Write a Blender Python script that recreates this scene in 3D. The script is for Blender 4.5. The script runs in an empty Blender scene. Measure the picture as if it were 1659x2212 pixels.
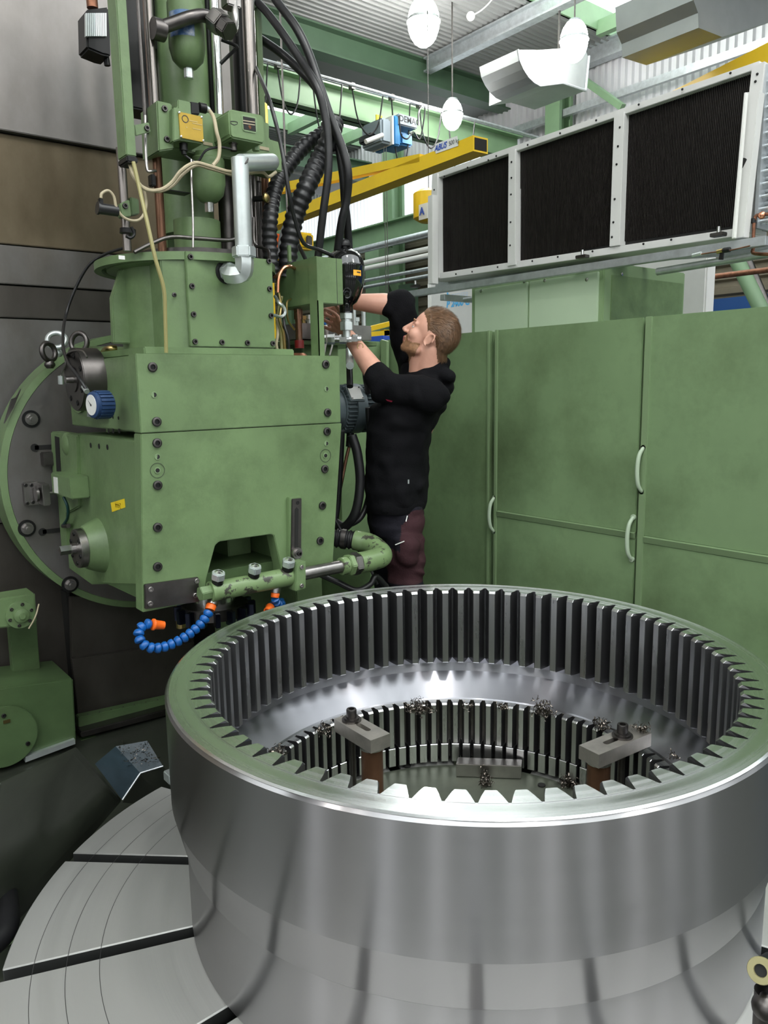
import bpy, bmesh, math, random
import numpy as np
from mathutils import Vector, Matrix, Quaternion

random.seed(7)
SC = bpy.context.scene
COL = SC.collection
PI = math.pi

# ------------------------------------------------------------------ camera
F = 1652.4; TH = math.radians(9.476); RO = math.radians(-.951); A = math.radians(51.424)
CAM = Vector((0, 0, 1.55))
RT = Vector((math.sin(A), -math.cos(A), 0)); HD = Vector((math.cos(A), math.sin(A), 0)); UZ = Vector((0, 0, 1))
c_f = HD * math.cos(TH) - UZ * math.sin(TH)
c_u = HD * math.sin(TH) + UZ * math.cos(TH)
c_r2 = RT * math.cos(RO) + c_u * math.sin(RO)
c_u2 = -RT * math.sin(RO) + c_u * math.cos(RO)
camd = bpy.data.cameras.new('camera'); camo = bpy.data.objects.new('camera', camd); COL.objects.link(camo)
m = Matrix((c_r2, c_u2, -c_f)).transposed().to_4x4(); m.translation = CAM
camo.matrix_world = m
camd.sensor_fit = 'VERTICAL'; camd.sensor_height = 36; camd.lens = F / 2212 * 36
camd.clip_start = .05; camd.clip_end = 200
SC.camera = camo
SC.view_settings.view_transform = 'Standard'; SC.view_settings.look = 'None'
SC.view_settings.gamma = 1; SC.view_settings.use_curve_mapping = False
SC.view_settings.exposure = -0.80
SC.cycles.max_bounces = 8
SC.cycles.sample_clamp_indirect = 6

# ------------------------------------------------------------------ world and light
W = bpy.data.worlds.new('overcast_sky'); SC.world = W; W.use_nodes = True
W.node_tree.nodes['Background'].inputs[0].default_value = (.82, .90, 1, 1)
W.node_tree.nodes['Background'].inputs[1].default_value = 1.6
SKY_E = 5.8      # luminance of the roof lights (translucent panels lit by daylight)
LAMP_W = 260     # high-bay lamps
def area_lamp(name, loc, sx, sy, w, tgt=None, col=(1, .98, .95)):
    l = bpy.data.lights.new(name, 'AREA'); l.shape = 'RECTANGLE'; l.size = sx; l.size_y = sy; l.energy = w; l.color = col
    o = bpy.data.objects.new(name, l); COL.objects.link(o); o.location = loc
    if tgt is not None: o.rotation_euler = (Vector(tgt) - Vector(loc)).to_track_quat('-Z', 'Y').to_euler()
    return o
HALL_X0, HALL_X1, HALL_Y0, HALL_Y1, HALL_Z = -9.0, 12.0, -13.0, 26.0, 7.2

# ------------------------------------------------------------------ helpers: a point of the photograph set on a real plane of the place
def ray(x, y):
    return c_f + c_r2 * ((x - 829.5) / F) - c_u2 * ((y - 1106) / F)
def on(x, y, X=None, Y=None, Z=None, d=None):
    r = ray(x, y)
    if X is not None: t = (X - CAM.x) / r.x
    elif Y is not None: t = (Y - CAM.y) / r.y
    elif Z is not None: t = (Z - CAM.z) / r.z
    else: t = d / (r.dot(HD))
    return CAM + r * t

# ------------------------------------------------------------------ materials
MATS = {}
def nodes_of(name):
    mt = bpy.data.materials.new(name); mt.use_nodes = True
    nt = mt.node_tree; return mt, nt, nt.nodes['Principled BSDF']
def N(nt, t, **k):
    n = nt.nodes.new(t)
    for a, b in k.items():
        if a in n.inputs: n.inputs[a].default_value = b
        else: setattr(n, a, b)
    return n
def mat(name, col, rough=.5, metal=0., var=.0, scale=6., bump=0., bscale=60., dirt=None, dirt_amt=.0, dscale=2.5, spec=.5, stretch=(1, 1, 1), coat=0., emis=None, estr=0., sheen=0., chip=None):
    if name in MATS: return MATS[name]
    mt, nt, b = nodes_of(name)
    b.inputs['Roughness'].default_value = rough; b.inputs['Metallic'].default_value = metal
    b.inputs['Specular IOR Level'].default_value = spec
    b.inputs['Coat Weight'].default_value = coat
    c4 = (*col, 1); b.inputs['Base Color'].default_value = c4
    tc = N(nt, 'ShaderNodeTexCoord'); mp = N(nt, 'ShaderNodeMapping'); mp.inputs['Scale'].default_value = stretch
    geo = N(nt, 'ShaderNodeNewGeometry')
    nt.links.new(geo.outputs['Position'], mp.inputs[0])
    last = None
    if var > 0:
        n = N(nt, 'ShaderNodeTexNoise', Scale=scale, Detail=5.0, Roughness=.6); nt.links.new(mp.outputs[0], n.inputs['Vector'])
        mx = N(nt, 'ShaderNodeMix', data_type='RGBA')
        mx.inputs[6].default_value = (*[max(0, v * (1 - var)) for v in col], 1); mx.inputs[7].default_value = (*[min(1, v * (1 + var)) for v in col], 1)
        rp = N(nt, 'ShaderNodeMapRange'); rp.inputs[1].default_value = .3; rp.inputs[2].default_value = .7
        nt.links.new(n.outputs[0], rp.inputs[0]); nt.links.new(rp.outputs[0], mx.inputs[0]); last = mx.outputs[2]
        mr = N(nt, 'ShaderNodeMapRange'); mr.inputs[3].default_value = max(.02, rough * (1 - var)); mr.inputs[4].default_value = min(1, rough * (1 + var))
        nt.links.new(n.outputs[0], mr.inputs[0]); nt.links.new(mr.outputs[0], b.inputs['Roughness'])
    if dirt:
        n = N(nt, 'ShaderNodeTexNoise', Scale=dscale, Detail=7.0, Roughness=.68); nt.links.new(mp.outputs[0], n.inputs['Vector'])
        rp = N(nt, 'ShaderNodeMapRange'); rp.inputs[1].default_value = .47; rp.inputs[2].default_value = .75; rp.inputs[4].default_value = dirt_amt
        nt.links.new(n.outputs[0], rp.inputs[0])
        mx = N(nt, 'ShaderNodeMix', data_type='RGBA'); mx.inputs[6].default_value = c4; mx.inputs[7].default_value = (*dirt, 1)
        if last: nt.links.new(last, mx.inputs[6])
        nt.links.new(rp.outputs[0], mx.inputs[0]); last = mx.outputs[2]
    if chip:
        cc, th, cs, ca = chip
        n = N(nt, 'ShaderNodeTexNoise', Scale=cs, Detail=9.0, Roughness=.72); nt.links.new(mp.outputs[0], n.inputs['Vector'])
        rp = N(nt, 'ShaderNodeMapRange'); rp.inputs[1].default_value = th; rp.inputs[2].default_value = th + .025; rp.inputs[4].default_value = ca
        nt.links.new(n.outputs[0], rp.inputs[0])
        mx = N(nt, 'ShaderNodeMix', data_type='RGBA'); mx.inputs[6].default_value = c4; mx.inputs[7].default_value = (*cc, 1)
        if last: nt.links.new(last, mx.inputs[6])
        nt.links.new(rp.outputs[0], mx.inputs[0]); last = mx.outputs[2]
    if last: nt.links.new(last, b.inputs['Base Color'])
    if bump > 0:
        n = N(nt, 'ShaderNodeTexNoise', Scale=bscale, Detail=3.0); nt.links.new(mp.outputs[0], n.inputs['Vector'])
        bp = N(nt, 'ShaderNodeBump'); bp.inputs['Strength'].default_value = bump; bp.inputs['Distance'].default_value = .01
        nt.links.new(n.outputs[0], bp.inputs['Height']); nt.links.new(bp.outputs[0], b.inputs['Normal'])
    if emis:
        b.inputs['Emission Color'].default_value = (*emis, 1); b.inputs['Emission Strength'].default_value = estr
    if sheen: b.inputs['Sheen Weight'].default_value = sheen
    MATS[name] = mt; return mt

M = {}
M['green'] = mat('machine_green_paint', (.138, .212, .094), .38, var=.14, scale=4, dirt=(.05, .08, .03), dirt_amt=.75, dscale=3.4, chip=((.03, .035, .02), .685, 11, .6), bump=.05, bscale=90)
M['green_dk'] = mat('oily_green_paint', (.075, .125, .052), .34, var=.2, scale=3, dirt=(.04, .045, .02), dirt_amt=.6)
M['green_cab'] = mat('cabinet_green_paint', (.185, .280, .138), .42, var=.14, scale=1.6, dirt=(.06, .085, .035), dirt_amt=.75, chip=((.05, .06, .03), .70, 7, .5), dscale=1.4, bump=.04, bscale=40)
M['green_lt'] = mat('pale_green_paint', (.42, .52, .38), .4, var=.04, scale=2)
M['green_edge'] = mat('mid_green_paint', (.20, .29, .15), .4, var=.05, scale=2)
M['green_steel'] = mat('structural_green_paint', (.18, .29, .165), .5, var=.1, scale=2)
M['green_steel_dk'] = mat('structural_dark_green_paint', (.06, .11, .065), .5, var=.1, scale=2)
M['steel'] = mat('raw_steel', (.36, .34, .33), .32, 1, var=.2, scale=8, bump=.04, bscale=120)
M['steel_dk'] = mat('dark_steel', (.13, .12, .115), .38, 1, var=.3, scale=8)
M['steel_br'] = mat('bright_steel', (.75, .75, .74), .18, 1, var=.1, scale=20)
M['rod'] = mat('oily_ground_rod', (.26, .235, .22), .3, 1, var=.2, scale=5, stretch=(4, 4, .5))
M['brownrod'] = mat('oil_brown_rod', (.17, .085, .05), .25, .7, var=.3, scale=4)
M['zinc'] = mat('zinc_plated_steel', (.62, .67, .66), .33, .7, var=.12, scale=9)
M['galv'] = mat('galvanised_steel', (.55, .58, .60), .42, .8, var=.15, scale=14)
M['wht'] = mat('white_powder_coat', (.62, .62, .60), .45, 0, var=.05, scale=5)
M['blk'] = mat('black_rubber', (.012, .012, .013), .38, var=.2, scale=20)
M['blkgloss'] = mat('black_gloss_paint', (.006, .006, .006), .1, coat=.6)
M['blkhole'] = mat('black_oxide_steel', (.02, .02, .02), .4, .6)
M['hole'] = mat('dark_recess', (.006, .006, .005), .7)
M['yellow'] = mat('crane_yellow_paint', (.80, .52, .015), .42, var=.06, scale=2)
M['plate_y'] = mat('yellow_plate', (.42, .27, .02), .45, var=.1, scale=20)
M['yel_label'] = mat('yellow_label', (.85, .62, .02), .6)
M['orange'] = mat('orange_plastic', (.85, .14, .01), .4)
M['bluepl'] = mat('blue_plastic', (.004, .09, .33), .32, var=.15, scale=30)
M['navy'] = mat('navy_rubber', (.02, .05, .13), .45)
M['bluehoist'] = mat('blue_hoist_paint', (.04, .22, .48), .4)
M['greyhoist'] = mat('grey_hoist_paint', (.27, .32, .36), .45)
M['greypnt'] = mat('grey_motor_paint', (.125, .16, .175), .42, var=.1, scale=12)
M['copper'] = mat('copper', (.75, .33, .2), .28, 1)
M['copper_d'] = mat('aged_copper', (.22, .10, .06), .4, .8, var=.4, scale=30)
M['brass'] = mat('brass', (.5, .38, .16), .3, 1)
M['cream'] = mat('cream_cable', (.42, .36, .24), .5)
M['amber'] = mat('amber_plastic_tube', (.30, .27, .11), .3)
M['print'] = mat('white_print', (.75, .75, .72), .5)
M['ink'] = mat('dark_print', (.03, .03, .03), .5)
M['inkblue'] = mat('blue_print', (.02, .08, .45), .5)
M['inklblue'] = mat('pale_blue_print', (.10, .42, .75), .5)
M['inkfade'] = mat('faded_blue_print', (.50, .58, .70), .5)
M['inkred'] = mat('red_print', (.6, .05, .02), .5)
M['lbl_or'] = mat('orange_label', (.9, .42, .03), .5)
M['silver'] = mat('silver_duct_metal', (.45, .47, .47), .5, .8, var=.08, scale=2)
M['grout'] = mat('dark_floor', (.035, .04, .03), .35, var=.4, scale=3)
M['chip'] = mat('steel_chips', (.16, .14, .12), .28, 1)
M['bluebox'] = mat('blue_black_sheet', (.02, .035, .045), .42, var=.4, scale=6)
M['conc'] = mat('light_grey_wall', (.20, .20, .195), .7, var=.08, scale=1)
M['roofgrey'] = mat('grey_roof_sheet', (.22, .225, .22), .6, var=.05, scale=1)
M['brownwall'] = mat('brown_cladding', (.16, .14, .10), .55, .2, var=.2, scale=1.5)
M['bluewall'] = mat('blue_cladding', (.01, .07, .25), .5)
M['skin'] = mat('skin', (.62, .33, .24), .45, var=.06, scale=25)
M['lip'] = mat('lips', (.42, .13, .11), .4)
M['hair'] = mat('light_brown_hair', (.16, .085, .042), .5, var=.35, scale=60)
M['beard'] = mat('reddish_blond_beard', (.27, .14, .07), .6, var=.3, scale=90)
M['hoodie'] = mat('black_hoodie_fabric', (.0045, .0045, .0055), .9, spec=.12, bump=.25, bscale=220)
M['trouser'] = mat('charcoal_work_fabric', (.010, .0095, .014), .85, spec=.15, bump=.2, bscale=160)
M['maroon'] = mat('maroon_work_fabric', (.040, .017, .020), .85, spec=.15, bump=.2, bscale=160)
M['tape'] = mat('clear_grey_strap', (.55, .52, .50), .4)
M['wave_wh'] = mat('white_corrugated_cladding', (.60, .60, .62), .42, .15, var=.04, scale=.8)
M['skyp'] = mat('roof_light_panel', (.8, .85, .85), .6, emis=(.93, .98, 1), estr=SKY_E)
M['winp'] = mat('translucent_window_panel', (.8, .85, .9), .6, emis=(.95, .96, 1), estr=1.1)
M['lampcan'] = mat('lamp_reflector', (.25, .27, .27), .5, .8)
M['bulb'] = mat('lamp_diffuser', (1, 1, 1), .5, emis=(1, .985, .96), estr=150)

def column_mat(name, base, oil, seed=0.):
    # grey sheet-metal way cover with brown oil film, long vertical runs
    mt, nt, b = nodes_of(name)
    geo = N(nt, 'ShaderNodeNewGeometry'); mp = N(nt, 'ShaderNodeMapping'); mp.inputs['Scale'].default_value = (1.5, 1, .8); mp.inputs['Location'].default_value = (seed, 0, 0)
    nt.links.new(geo.outputs['Position'], mp.inputs[0])
    n = N(nt, 'ShaderNodeTexNoise', Scale=2.4, Detail=8.0, Roughness=.65); nt.links.new(mp.outputs[0], n.inputs['Vector'])
    cr = N(nt, 'ShaderNodeMapRange'); cr.inputs[1].default_value = .35; cr.inputs[2].default_value = .68
    nt.links.new(n.outputs[0], cr.inputs[0])
    mx = N(nt, 'ShaderNodeMix', data_type='RGBA'); mx.inputs[6].default_value = (*base, 1); mx.inputs[7].default_value = (*oil, 1)
    nt.links.new(cr.outputs[0], mx.inputs[0]); nt.links.new(mx.outputs[2], b.inputs['Base Color'])
    b.inputs['Metallic'].default_value = .55; b.inputs['Roughness'].default_value = .42
    n2 = N(nt, 'ShaderNodeTexNoise', Scale=14., Detail=4.); nt.links.new(mp.outputs[0], n2.inputs['Vector'])
    mr = N(nt, 'ShaderNodeMapRange'); mr.inputs[3].default_value = .32; mr.inputs[4].default_value = .56
    nt.links.new(n2.outputs[0], mr.inputs[0]); nt.links.new(mr.outputs[0], b.inputs['Roughness'])
    return mt
M['colgrey'] = column_mat('grey_way_cover', (.25, .235, .225), (.19, .175, .16))
M['colbrown'] = column_mat('oil_brown_way_cover', (.15, .12, .075), (.09, .068, .038), 3.)
M['colmid'] = column_mat('mid_grey_way_cover', (.17, .165, .16), (.115, .105, .09), 5.)
M['coldark'] = column_mat('dark_oily_way_cover', (.085, .078, .068), (.055, .048, .04), 8.)

def turned(name, col, rough, aniso, radial_top=True, cx=0, cy=0, ringf=260., strength=.12, rvar=.25, metal=1):
    # turned steel: fine circumferential tool marks, anisotropic highlights around the turning axis
    mt, nt, b = nodes_of(name)
    b.inputs['Base Color'].default_value = (*col, 1); b.inputs['Metallic'].default_value = metal
    b.inputs['Roughness'].default_value = rough; b.inputs['Anisotropic'].default_value = aniso; b.inputs['Anisotropic Rotation'].default_value = .25
    geo = N(nt, 'ShaderNodeNewGeometry'); sx = N(nt, 'ShaderNodeSeparateXYZ'); nt.links.new(geo.outputs['Position'], sx.inputs[0])
    # radius from axis + height -> one coordinate across the tool marks
    dx = N(nt, 'ShaderNodeMath', operation='SUBTRACT'); dx.inputs[1].default_value = cx; nt.links.new(sx.outputs[0], dx.inputs[0])
    dy = N(nt, 'ShaderNodeMath', operation='SUBTRACT'); dy.inputs[1].default_value = cy; nt.links.new(sx.outputs[1], dy.inputs[0])
    v = N(nt, 'ShaderNodeCombineXYZ'); nt.links.new(dx.outputs[0], v.inputs[0]); nt.links.new(dy.outputs[0], v.inputs[1])
    ng = N(nt, 'ShaderNodeMath', operation='MULTIPLY'); ng.inputs[1].default_value = -1; nt.links.new(dy.outputs[0], ng.inputs[0])
    tv = N(nt, 'ShaderNodeCombineXYZ'); nt.links.new(ng.outputs[0], tv.inputs[0]); nt.links.new(dx.outputs[0], tv.inputs[1])
    tn = N(nt, 'ShaderNodeVectorMath', operation='NORMALIZE'); nt.links.new(tv.outputs[0], tn.inputs[0]); nt.links.new(tn.outputs[0], b.inputs['Tangent'])
    ln = N(nt, 'ShaderNodeVectorMath', operation='LENGTH'); nt.links.new(v.outputs[0], ln.inputs[0])
    ad = N(nt, 'ShaderNodeMath', operation='ADD'); nt.links.new(ln.outputs['Value'], ad.inputs[0]); nt.links.new(sx.outputs[2], ad.inputs[1])
    n = N(nt, 'ShaderNodeTexNoise', noise_dimensions='1D', Scale=ringf, Detail=3.); nt.links.new(ad.outputs[0], n.inputs['W'])
    n2 = N(nt, 'ShaderNodeTexNoise', noise_dimensions='1D', Scale=26., Detail=2.); nt.links.new(ad.outputs[0], n2.inputs['W'])
    mr = N(nt, 'ShaderNodeMapRange'); mr.inputs[1].default_value = .3; mr.inputs[2].default_value = .7; mr.inputs[3].default_value = rough * (1 - rvar); mr.inputs[4].default_value = rough * (1 + rvar)
    nt.links.new(n2.outputs[0], mr.inputs[0]); nt.links.new(mr.outputs[0], b.inputs['Roughness'])
    bp = N(nt, 'ShaderNodeBump'); bp.inputs['Strength'].default_value = strength; bp.inputs['Distance'].default_value = .0006
    nt.links.new(n.outputs[0], bp.inputs['Height']); nt.links.new(bp.outputs[0], b.inputs['Normal'])
    return mt

# ------------------------------------------------------------------ mesh helpers
class MB:
    def __init__(s): s.v = []; s.f = []
    def add(s, v, f):
        o = len(s.v); s.v += [Vector(p) for p in v]; s.f += [tuple(i + o for i in q) for q in f]; return s
    def box(s, a, b):
        x0, y0, z0 = [min(p, q) for p, q in zip(a, b)]; x1, y1, z1 = [max(p, q) for p, q in zip(a, b)]
        return s.add([(x0, y0, z0), (x1, y0, z0), (x1, y1, z0), (x0, y1, z0), (x0, y0, z1), (x1, y0, z1), (x1, y1, z1), (x0, y1, z1)],
                     [(0, 3, 2, 1), (4, 5, 6, 7), (0, 1, 5, 4), (1, 2, 6, 5), (2, 3, 7, 6), (3, 0, 4, 7)])
    def prism(s, poly, vec):
        n = len(poly); vec = Vector(vec); P = [Vector(p) for p in poly]
        nr = Vector((0, 0, 0))
        for i in range(n): nr += P[i].cross(P[(i + 1) % n])
        if nr.dot(vec) > 0: P = P[::-1]
        return s.add(P + [p + vec for p in P], [tuple(range(n)), tuple(range(2 * n - 1, n - 1, -1))] + [(i, i + n, (i + 1) % n + n, (i + 1) % n) for i in range(n)])
    def cyl(s, p0, p1, r0, r1=None, n=24, ph=0.):
        r1 = r0 if r1 is None else r1; p0 = Vector(p0); p1 = Vector(p1); d = (p1 - p0).normalized()
        u = d.orthogonal().normalized(); w = d.cross(u)
        a = [(math.cos(2 * PI * i / n + ph), math.sin(2 * PI * i / n + ph)) for i in range(n)]
        V = [p0 + (u * c + w * q) * r0 for c, q in a] + [p1 + (u * c + w * q) * r1 for c, q in a]
        return s.add(V, [tuple(range(n))[::-1], tuple(range(n, 2 * n))] + [(i, (i + 1) % n, (i + 1) % n + n, i + n) for i in range(n)])
    def lathe(s, prof, p0=(0, 0, 0), ax=(0, 0, 1), n=48, close=False, a0=0., a1=2 * PI):
        # prof: list of (radius, height along axis)
        p0 = Vector(p0); d = Vector(ax).normalized(); u = Vector((1, 0, 0)) if abs(d.z) > .99 else d.orthogonal().normalized(); w = d.cross(u)
        full = abs(a1 - a0 - 2 * PI) < 1e-6; m_ = n if full else n + 1; k = len(prof)
        V = []
        for i in range(m_):
            t = a0 + (a1 - a0) * i / n; e = u * math.cos(t) + w * math.sin(t)
            V += [p0 + e * r + d * h for r, h in prof]
        Fc = []
        for i in range(n):
            j = (i + 1) % m_
            for q in range(k if close else k - 1):
                q2 = (q + 1) % k
                Fc.append((i * k + q, j * k + q, j * k + q2, i * k + q2))
        if not close and full:
            if prof[0][0] > 1e-6: Fc.append(tuple(i * k for i in range(m_))[::-1])
            if prof[-1][0] > 1e-6: Fc.append(tuple(i * k + k - 1 for i in range(m_)))
        return s.add(V, Fc)
    def tube(s, pts, r, n=12, smooth=6, cap=True, prof=None):
        P = catmull(pts, smooth) if smooth else [Vector(p) for p in pts]
        m_ = len(P); T = [(P[min(i + 1, m_ - 1)] - P[max(i - 1, 0)]).normalized() for i in range(m_)]
        u = T[0].orthogonal().normalized(); V = []
        for i in range(m_):
            u = (u - T[i] * u.dot(T[i])).normalized(); w = T[i].cross(u)
            rr = r(i / (m_ - 1)) if callable(r) else (r * prof[i % len(prof)] if prof else r)
            V += [P[i] + (u * math.cos(2 * PI * k / n) + w * math.sin(2 * PI * k / n)) * rr for k in range(n)]
        Fc = [(i * n + k, i * n + (k + 1) % n, (i + 1) * n + (k + 1) % n, (i + 1) * n + k) for i in range(m_ - 1) for k in range(n)]
        if cap: Fc += [tuple(range(n))[::-1], tuple(range((m_ - 1) * n, m_ * n))]
        return s.add(V, Fc)
    def hexn(s, p0, p1, r, ph=0.): return s.cyl(p0, p1, r, n=6, ph=ph)
    def ball(s, c, r, n=16, m_=10, sc=(1, 1, 1)):
        c = Vector(c); prof = [(max(1e-7, r * math.sin(PI * i / m_)), -r * math.cos(PI * i / m_)) for i in range(m_ + 1)]
        o = len(s.v); s.lathe(prof, (0, 0, 0), n=n)
        for i in range(o, len(s.v)): p = s.v[i]; s.v[i] = Vector((p.x * sc[0], p.y * sc[1], p.z * sc[2])) + c
        return s
    def torus(s, c, ax, R, r, n=32, m_=12):
        return s.lathe([(R + r * math.cos(2 * PI * i / m_), r * math.sin(2 * PI * i / m_)) for i in range(m_)], c, ax, n, close=True)
    def obj(s, name, material, parent=None, bevel=0., smooth=True, angle=40, loc=None, seg=2):
        me = bpy.data.meshes.new(name); o0 = Vector(loc) if loc is not None else Vector((0, 0, 0))
        me.from_pydata([p - o0 for p in s.v], [], s.f); me.validate()
        me.materials.append(material)
        if bevel > 0:
            bm = bmesh.new(); bm.from_mesh(me); bmesh.ops.remove_doubles(bm, verts=bm.verts, dist=1e-6)
            ed = [e for e in bm.edges if len(e.link_faces) == 2 and e.calc_face_angle(0) > .5]
            try: bmesh.ops.bevel(bm, geom=ed, offset=bevel, segments=seg, affect='EDGES', clamp_overlap=True)
            except Exception: pass
            bm.to_mesh(me); bm.free()
        if smooth:
            me.shade_smooth(); me.set_sharp_from_angle(angle=math.radians(angle))
        o = bpy.data.objects.new(name, me); COL.objects.link(o); o.location = o0
        if parent is not None: par(o, parent)
        return o
def par(o, p):
    o.parent = p
    mw = WM.get(p.name) or Matrix.LocRotScale(p.location, p.rotation_euler, p.scale)
    o.matrix_parent_inverse = mw.inverted() if p.parent is None else (Matrix.LocRotScale(p.location, p.rotation_euler, p.scale)).inverted()
    return o
WM = {}
def catmull(pts, k):
    P = [Vector(p) for p in pts]
    if len(P) < 3: return [P[0].lerp(P[-1], i / k) for i in range(k + 1)]
    Q = [P[0] * 2 - P[1]] + P + [P[-1] * 2 - P[-2]]; out = []
    for i in range(1, len(Q) - 2):
        a, b, c, d = Q[i - 1:i + 3]
        for j in range(k):
            t = j / k
            out.append(.5 * ((2 * b) + (c - a) * t + (2 * a - 5 * b + 4 * c - d) * t * t + (3 * b - a - 3 * c + d) * t ** 3))
    out.append(P[-1]); return out
def resample(P, step):
    out = [P[0].copy()]; acc = 0.
    for a, b in zip(P, P[1:]):
        L = (b - a).length
        if L < 1e-9: continue
        t = step - acc
        while t <= L: out.append(a.lerp(b, t / L)); t += step
        acc = (acc + L) % step if acc + L >= step else acc + L
    return out
def tag(o, label, cat, group=None, kind=None):
    if label: o['label'] = label
    if cat: o['category'] = cat
    if group: o['group'] = group
    if kind: o['kind'] = kind
    return o
def struct(o): o['kind'] = 'structure'; return o
def thing(name, label, cat, loc, group=None):
    o = bpy.data.objects.new(name, None); COL.objects.link(o); o.location = loc; o.empty_display_size = .1
    return tag(o, label, cat, group)
BOLT = {}
def bolt(parent, p, d, r=.011, h=.006, name='bolt', mt=None, style='cap'):
    # socket-head cap screw; one mesh shared by all alike
    key = (round(r, 4), round(h, 4), style, (mt or M['blkhole']).name)
    if key not in BOLT:
        b = MB()
        if style == 'cap': b.lathe([(r, 0), (r, h * .85), (r * .9, h), (r * .55, h), (r * .5, h * .2), (1e-7, h * .2)], n=16)
        elif style == 'hex': b.cyl((0, 0, 0), (0, 0, h * .25), r * 1.35, n=16); b.hexn((0, 0, h * .25), (0, 0, h), r); b.cyl((0, 0, h), (0, 0, h * 1.4), r * .5, n=12)
        elif style == 'hole': b.lathe([(r * 1.25, 0), (r * 1.2, h * .3), (r, h * .3), (r * .95, h * .05), (1e-7, h * .05)], n=16)
        else: b.lathe([(r, 0), (r * .9, h * .7), (1e-7, h)], n=12)
        o = b.obj(name, mt or M['blkhole']); me = o.data
        if style == 'cap' and mt is None:
            me.materials.append(M['steel_dk'])
            for f_ in me.polygons:
                if r * .6 < f_.center.xy.length < r * .93 and f_.center.z > h * .9: f_.material_index = 1
        bpy.data.objects.remove(o); BOLT[key] = me
    o = bpy.data.objects.new(name, BOLT[key]); COL.objects.link(o)
    o.location = p; o.rotation_mode = 'QUATERNION'; o.rotation_quaternion = Vector((0, 0, 1)).rotation_difference(Vector(d).normalized())
    o.parent = parent
    if parent.parent is None: o.matrix_parent_inverse = Matrix.Translation(parent.location).inverted()
    else: o.matrix_parent_inverse = Matrix.Translation(parent.location).inverted()
    return o
def text(s, size, origin, xdir, ydir, mt, parent, name='lettering', lift=.001, align='CENTER', thick=0., bold=0., shear=0.):
    c = bpy.data.curves.new(name, 'FONT'); c.body = s; c.size = size; c.align_x = align; c.align_y = 'CENTER'; c.offset = bold; c.shear = shear; c.resolution_u = 3
    t = bpy.data.objects.new('tmp', c); COL.objects.link(t)
    me = bpy.data.meshes.new_from_object(t); bpy.data.objects.remove(t)
    me.name = name; me.materials.clear(); me.materials.append(mt)
    o = bpy.data.objects.new(name, me); COL.objects.link(o)
    x = Vector(xdir).normalized(); y = Vector(ydir).normalized(); z = x.cross(y).normalized()
    mtx = Matrix((x, y, z)).transposed(); 
    me.transform(mtx.to_4x4())
    o.location = Vector(origin) + z * lift
    if parent is not None: o.parent = parent; o.matrix_parent_inverse = Matrix.Translation(parent.location).inverted()
    return o

X_, Y_, Z_ = Vector((1, 0, 0)), Vector((0, 1, 0)), Vector((0, 0, 1))

# ================================================================== THE HALL
fl = struct(MB().box((HALL_X0, HALL_Y0, -.2), (HALL_X1, HALL_Y1, 0)).obj('floor', M['grout'], smooth=False))

def corrug(name, p0, L, H, pitch, depth, ldir, hdir, ndir, mt, flat=.35):
    # trapezoid sheet: ribs run along hdir, repeat along ldir
    n = int(L / pitch); prof = []
    for i in range(n):
        a = i * pitch
        prof += [(a, 0), (a + pitch * flat, 0), (a + pitch * .5, depth), (a + pitch * (.5 + flat), depth)]
    prof.append((n * pitch, 0))
    b = MB(); k = len(prof); p0 = Vector(p0)
    V = [p0 + ldir * a + ndir * q for a, q in prof] + [p0 + ldir * a + ndir * q + hdir * H for a, q in prof]
    b.add(V, [(i, i + 1, i + 1 + k, i + k) for i in range(k - 1)])
    return struct(b.obj(name, mt, smooth=False))
corrug('wall_right', (11.95, -6, 4.95), 32, 2.4, .135, .05, Y_, Z_, -X_, M['wave_wh'])
corrug('wall_right', (12.0, -6, 2.75), 2.2, 32, .22, .06, Z_, Y_, -X_, M['brownwall'])
struct(MB().box((11.97, -6, 0), (12.1, 26, 2.8)).obj('wall_right', M['bluewall'], smooth=False))
struct(MB().box((12.1, -13, 0), (12.2, -6, 7.3)).obj('wall_right', M['conc'], smooth=False))
struct(MB().box((HALL_X0, HALL_Y1, 0), (12.2, HALL_Y1 + .1, 7.3)).obj('wall_back', M['conc'], smooth=False))
struct(MB().box((HALL_X0 - .1, HALL_Y0, 0), (HALL_X0, HALL_Y1, 7.3)).obj('wall_left', M['conc'], smooth=False))
struct(MB().box((HALL_X0, HALL_Y0 - .1, 0), (12.2, HALL_Y0, 7.3)).obj('wall_front', M['conc'], smooth=False))
# translucent window band in the right wall
w1 = struct(corrug('window_1', (11.88, 10.6, 4.95), 8.5, 1.35, .135, .04, Y_, Z_, -X_, M['winp']))

M['streakpanel'] = mat('added_streak_panel', (.8, .85, .9), .6, emis=(.95, .97, 1), estr=9.0)  # added glowing panels behind the camera, streaks for the ring wall to reflect
for i, y in enumerate((-10.5, -6.8, -3.1, 1.2)):
    struct(MB().box((HALL_X0, y, 1.2), (HALL_X0 + .03, y + .7, 5.6)).obj('window_%d' % (i + 21), M['streakpanel'], smooth=False))  # added light panel on the unseen left wall
for i, x in enumerate((-7.5, -4.2, -.9, 2.4, 5.7, 9.0)):
    struct(MB().box((x, HALL_Y0, 1.2), (x + .7, HALL_Y0 + .03, 5.6)).obj('window_%d' % (i + 25), M['streakpanel'], smooth=False))  # added light panel on the unseen rear wall
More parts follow.
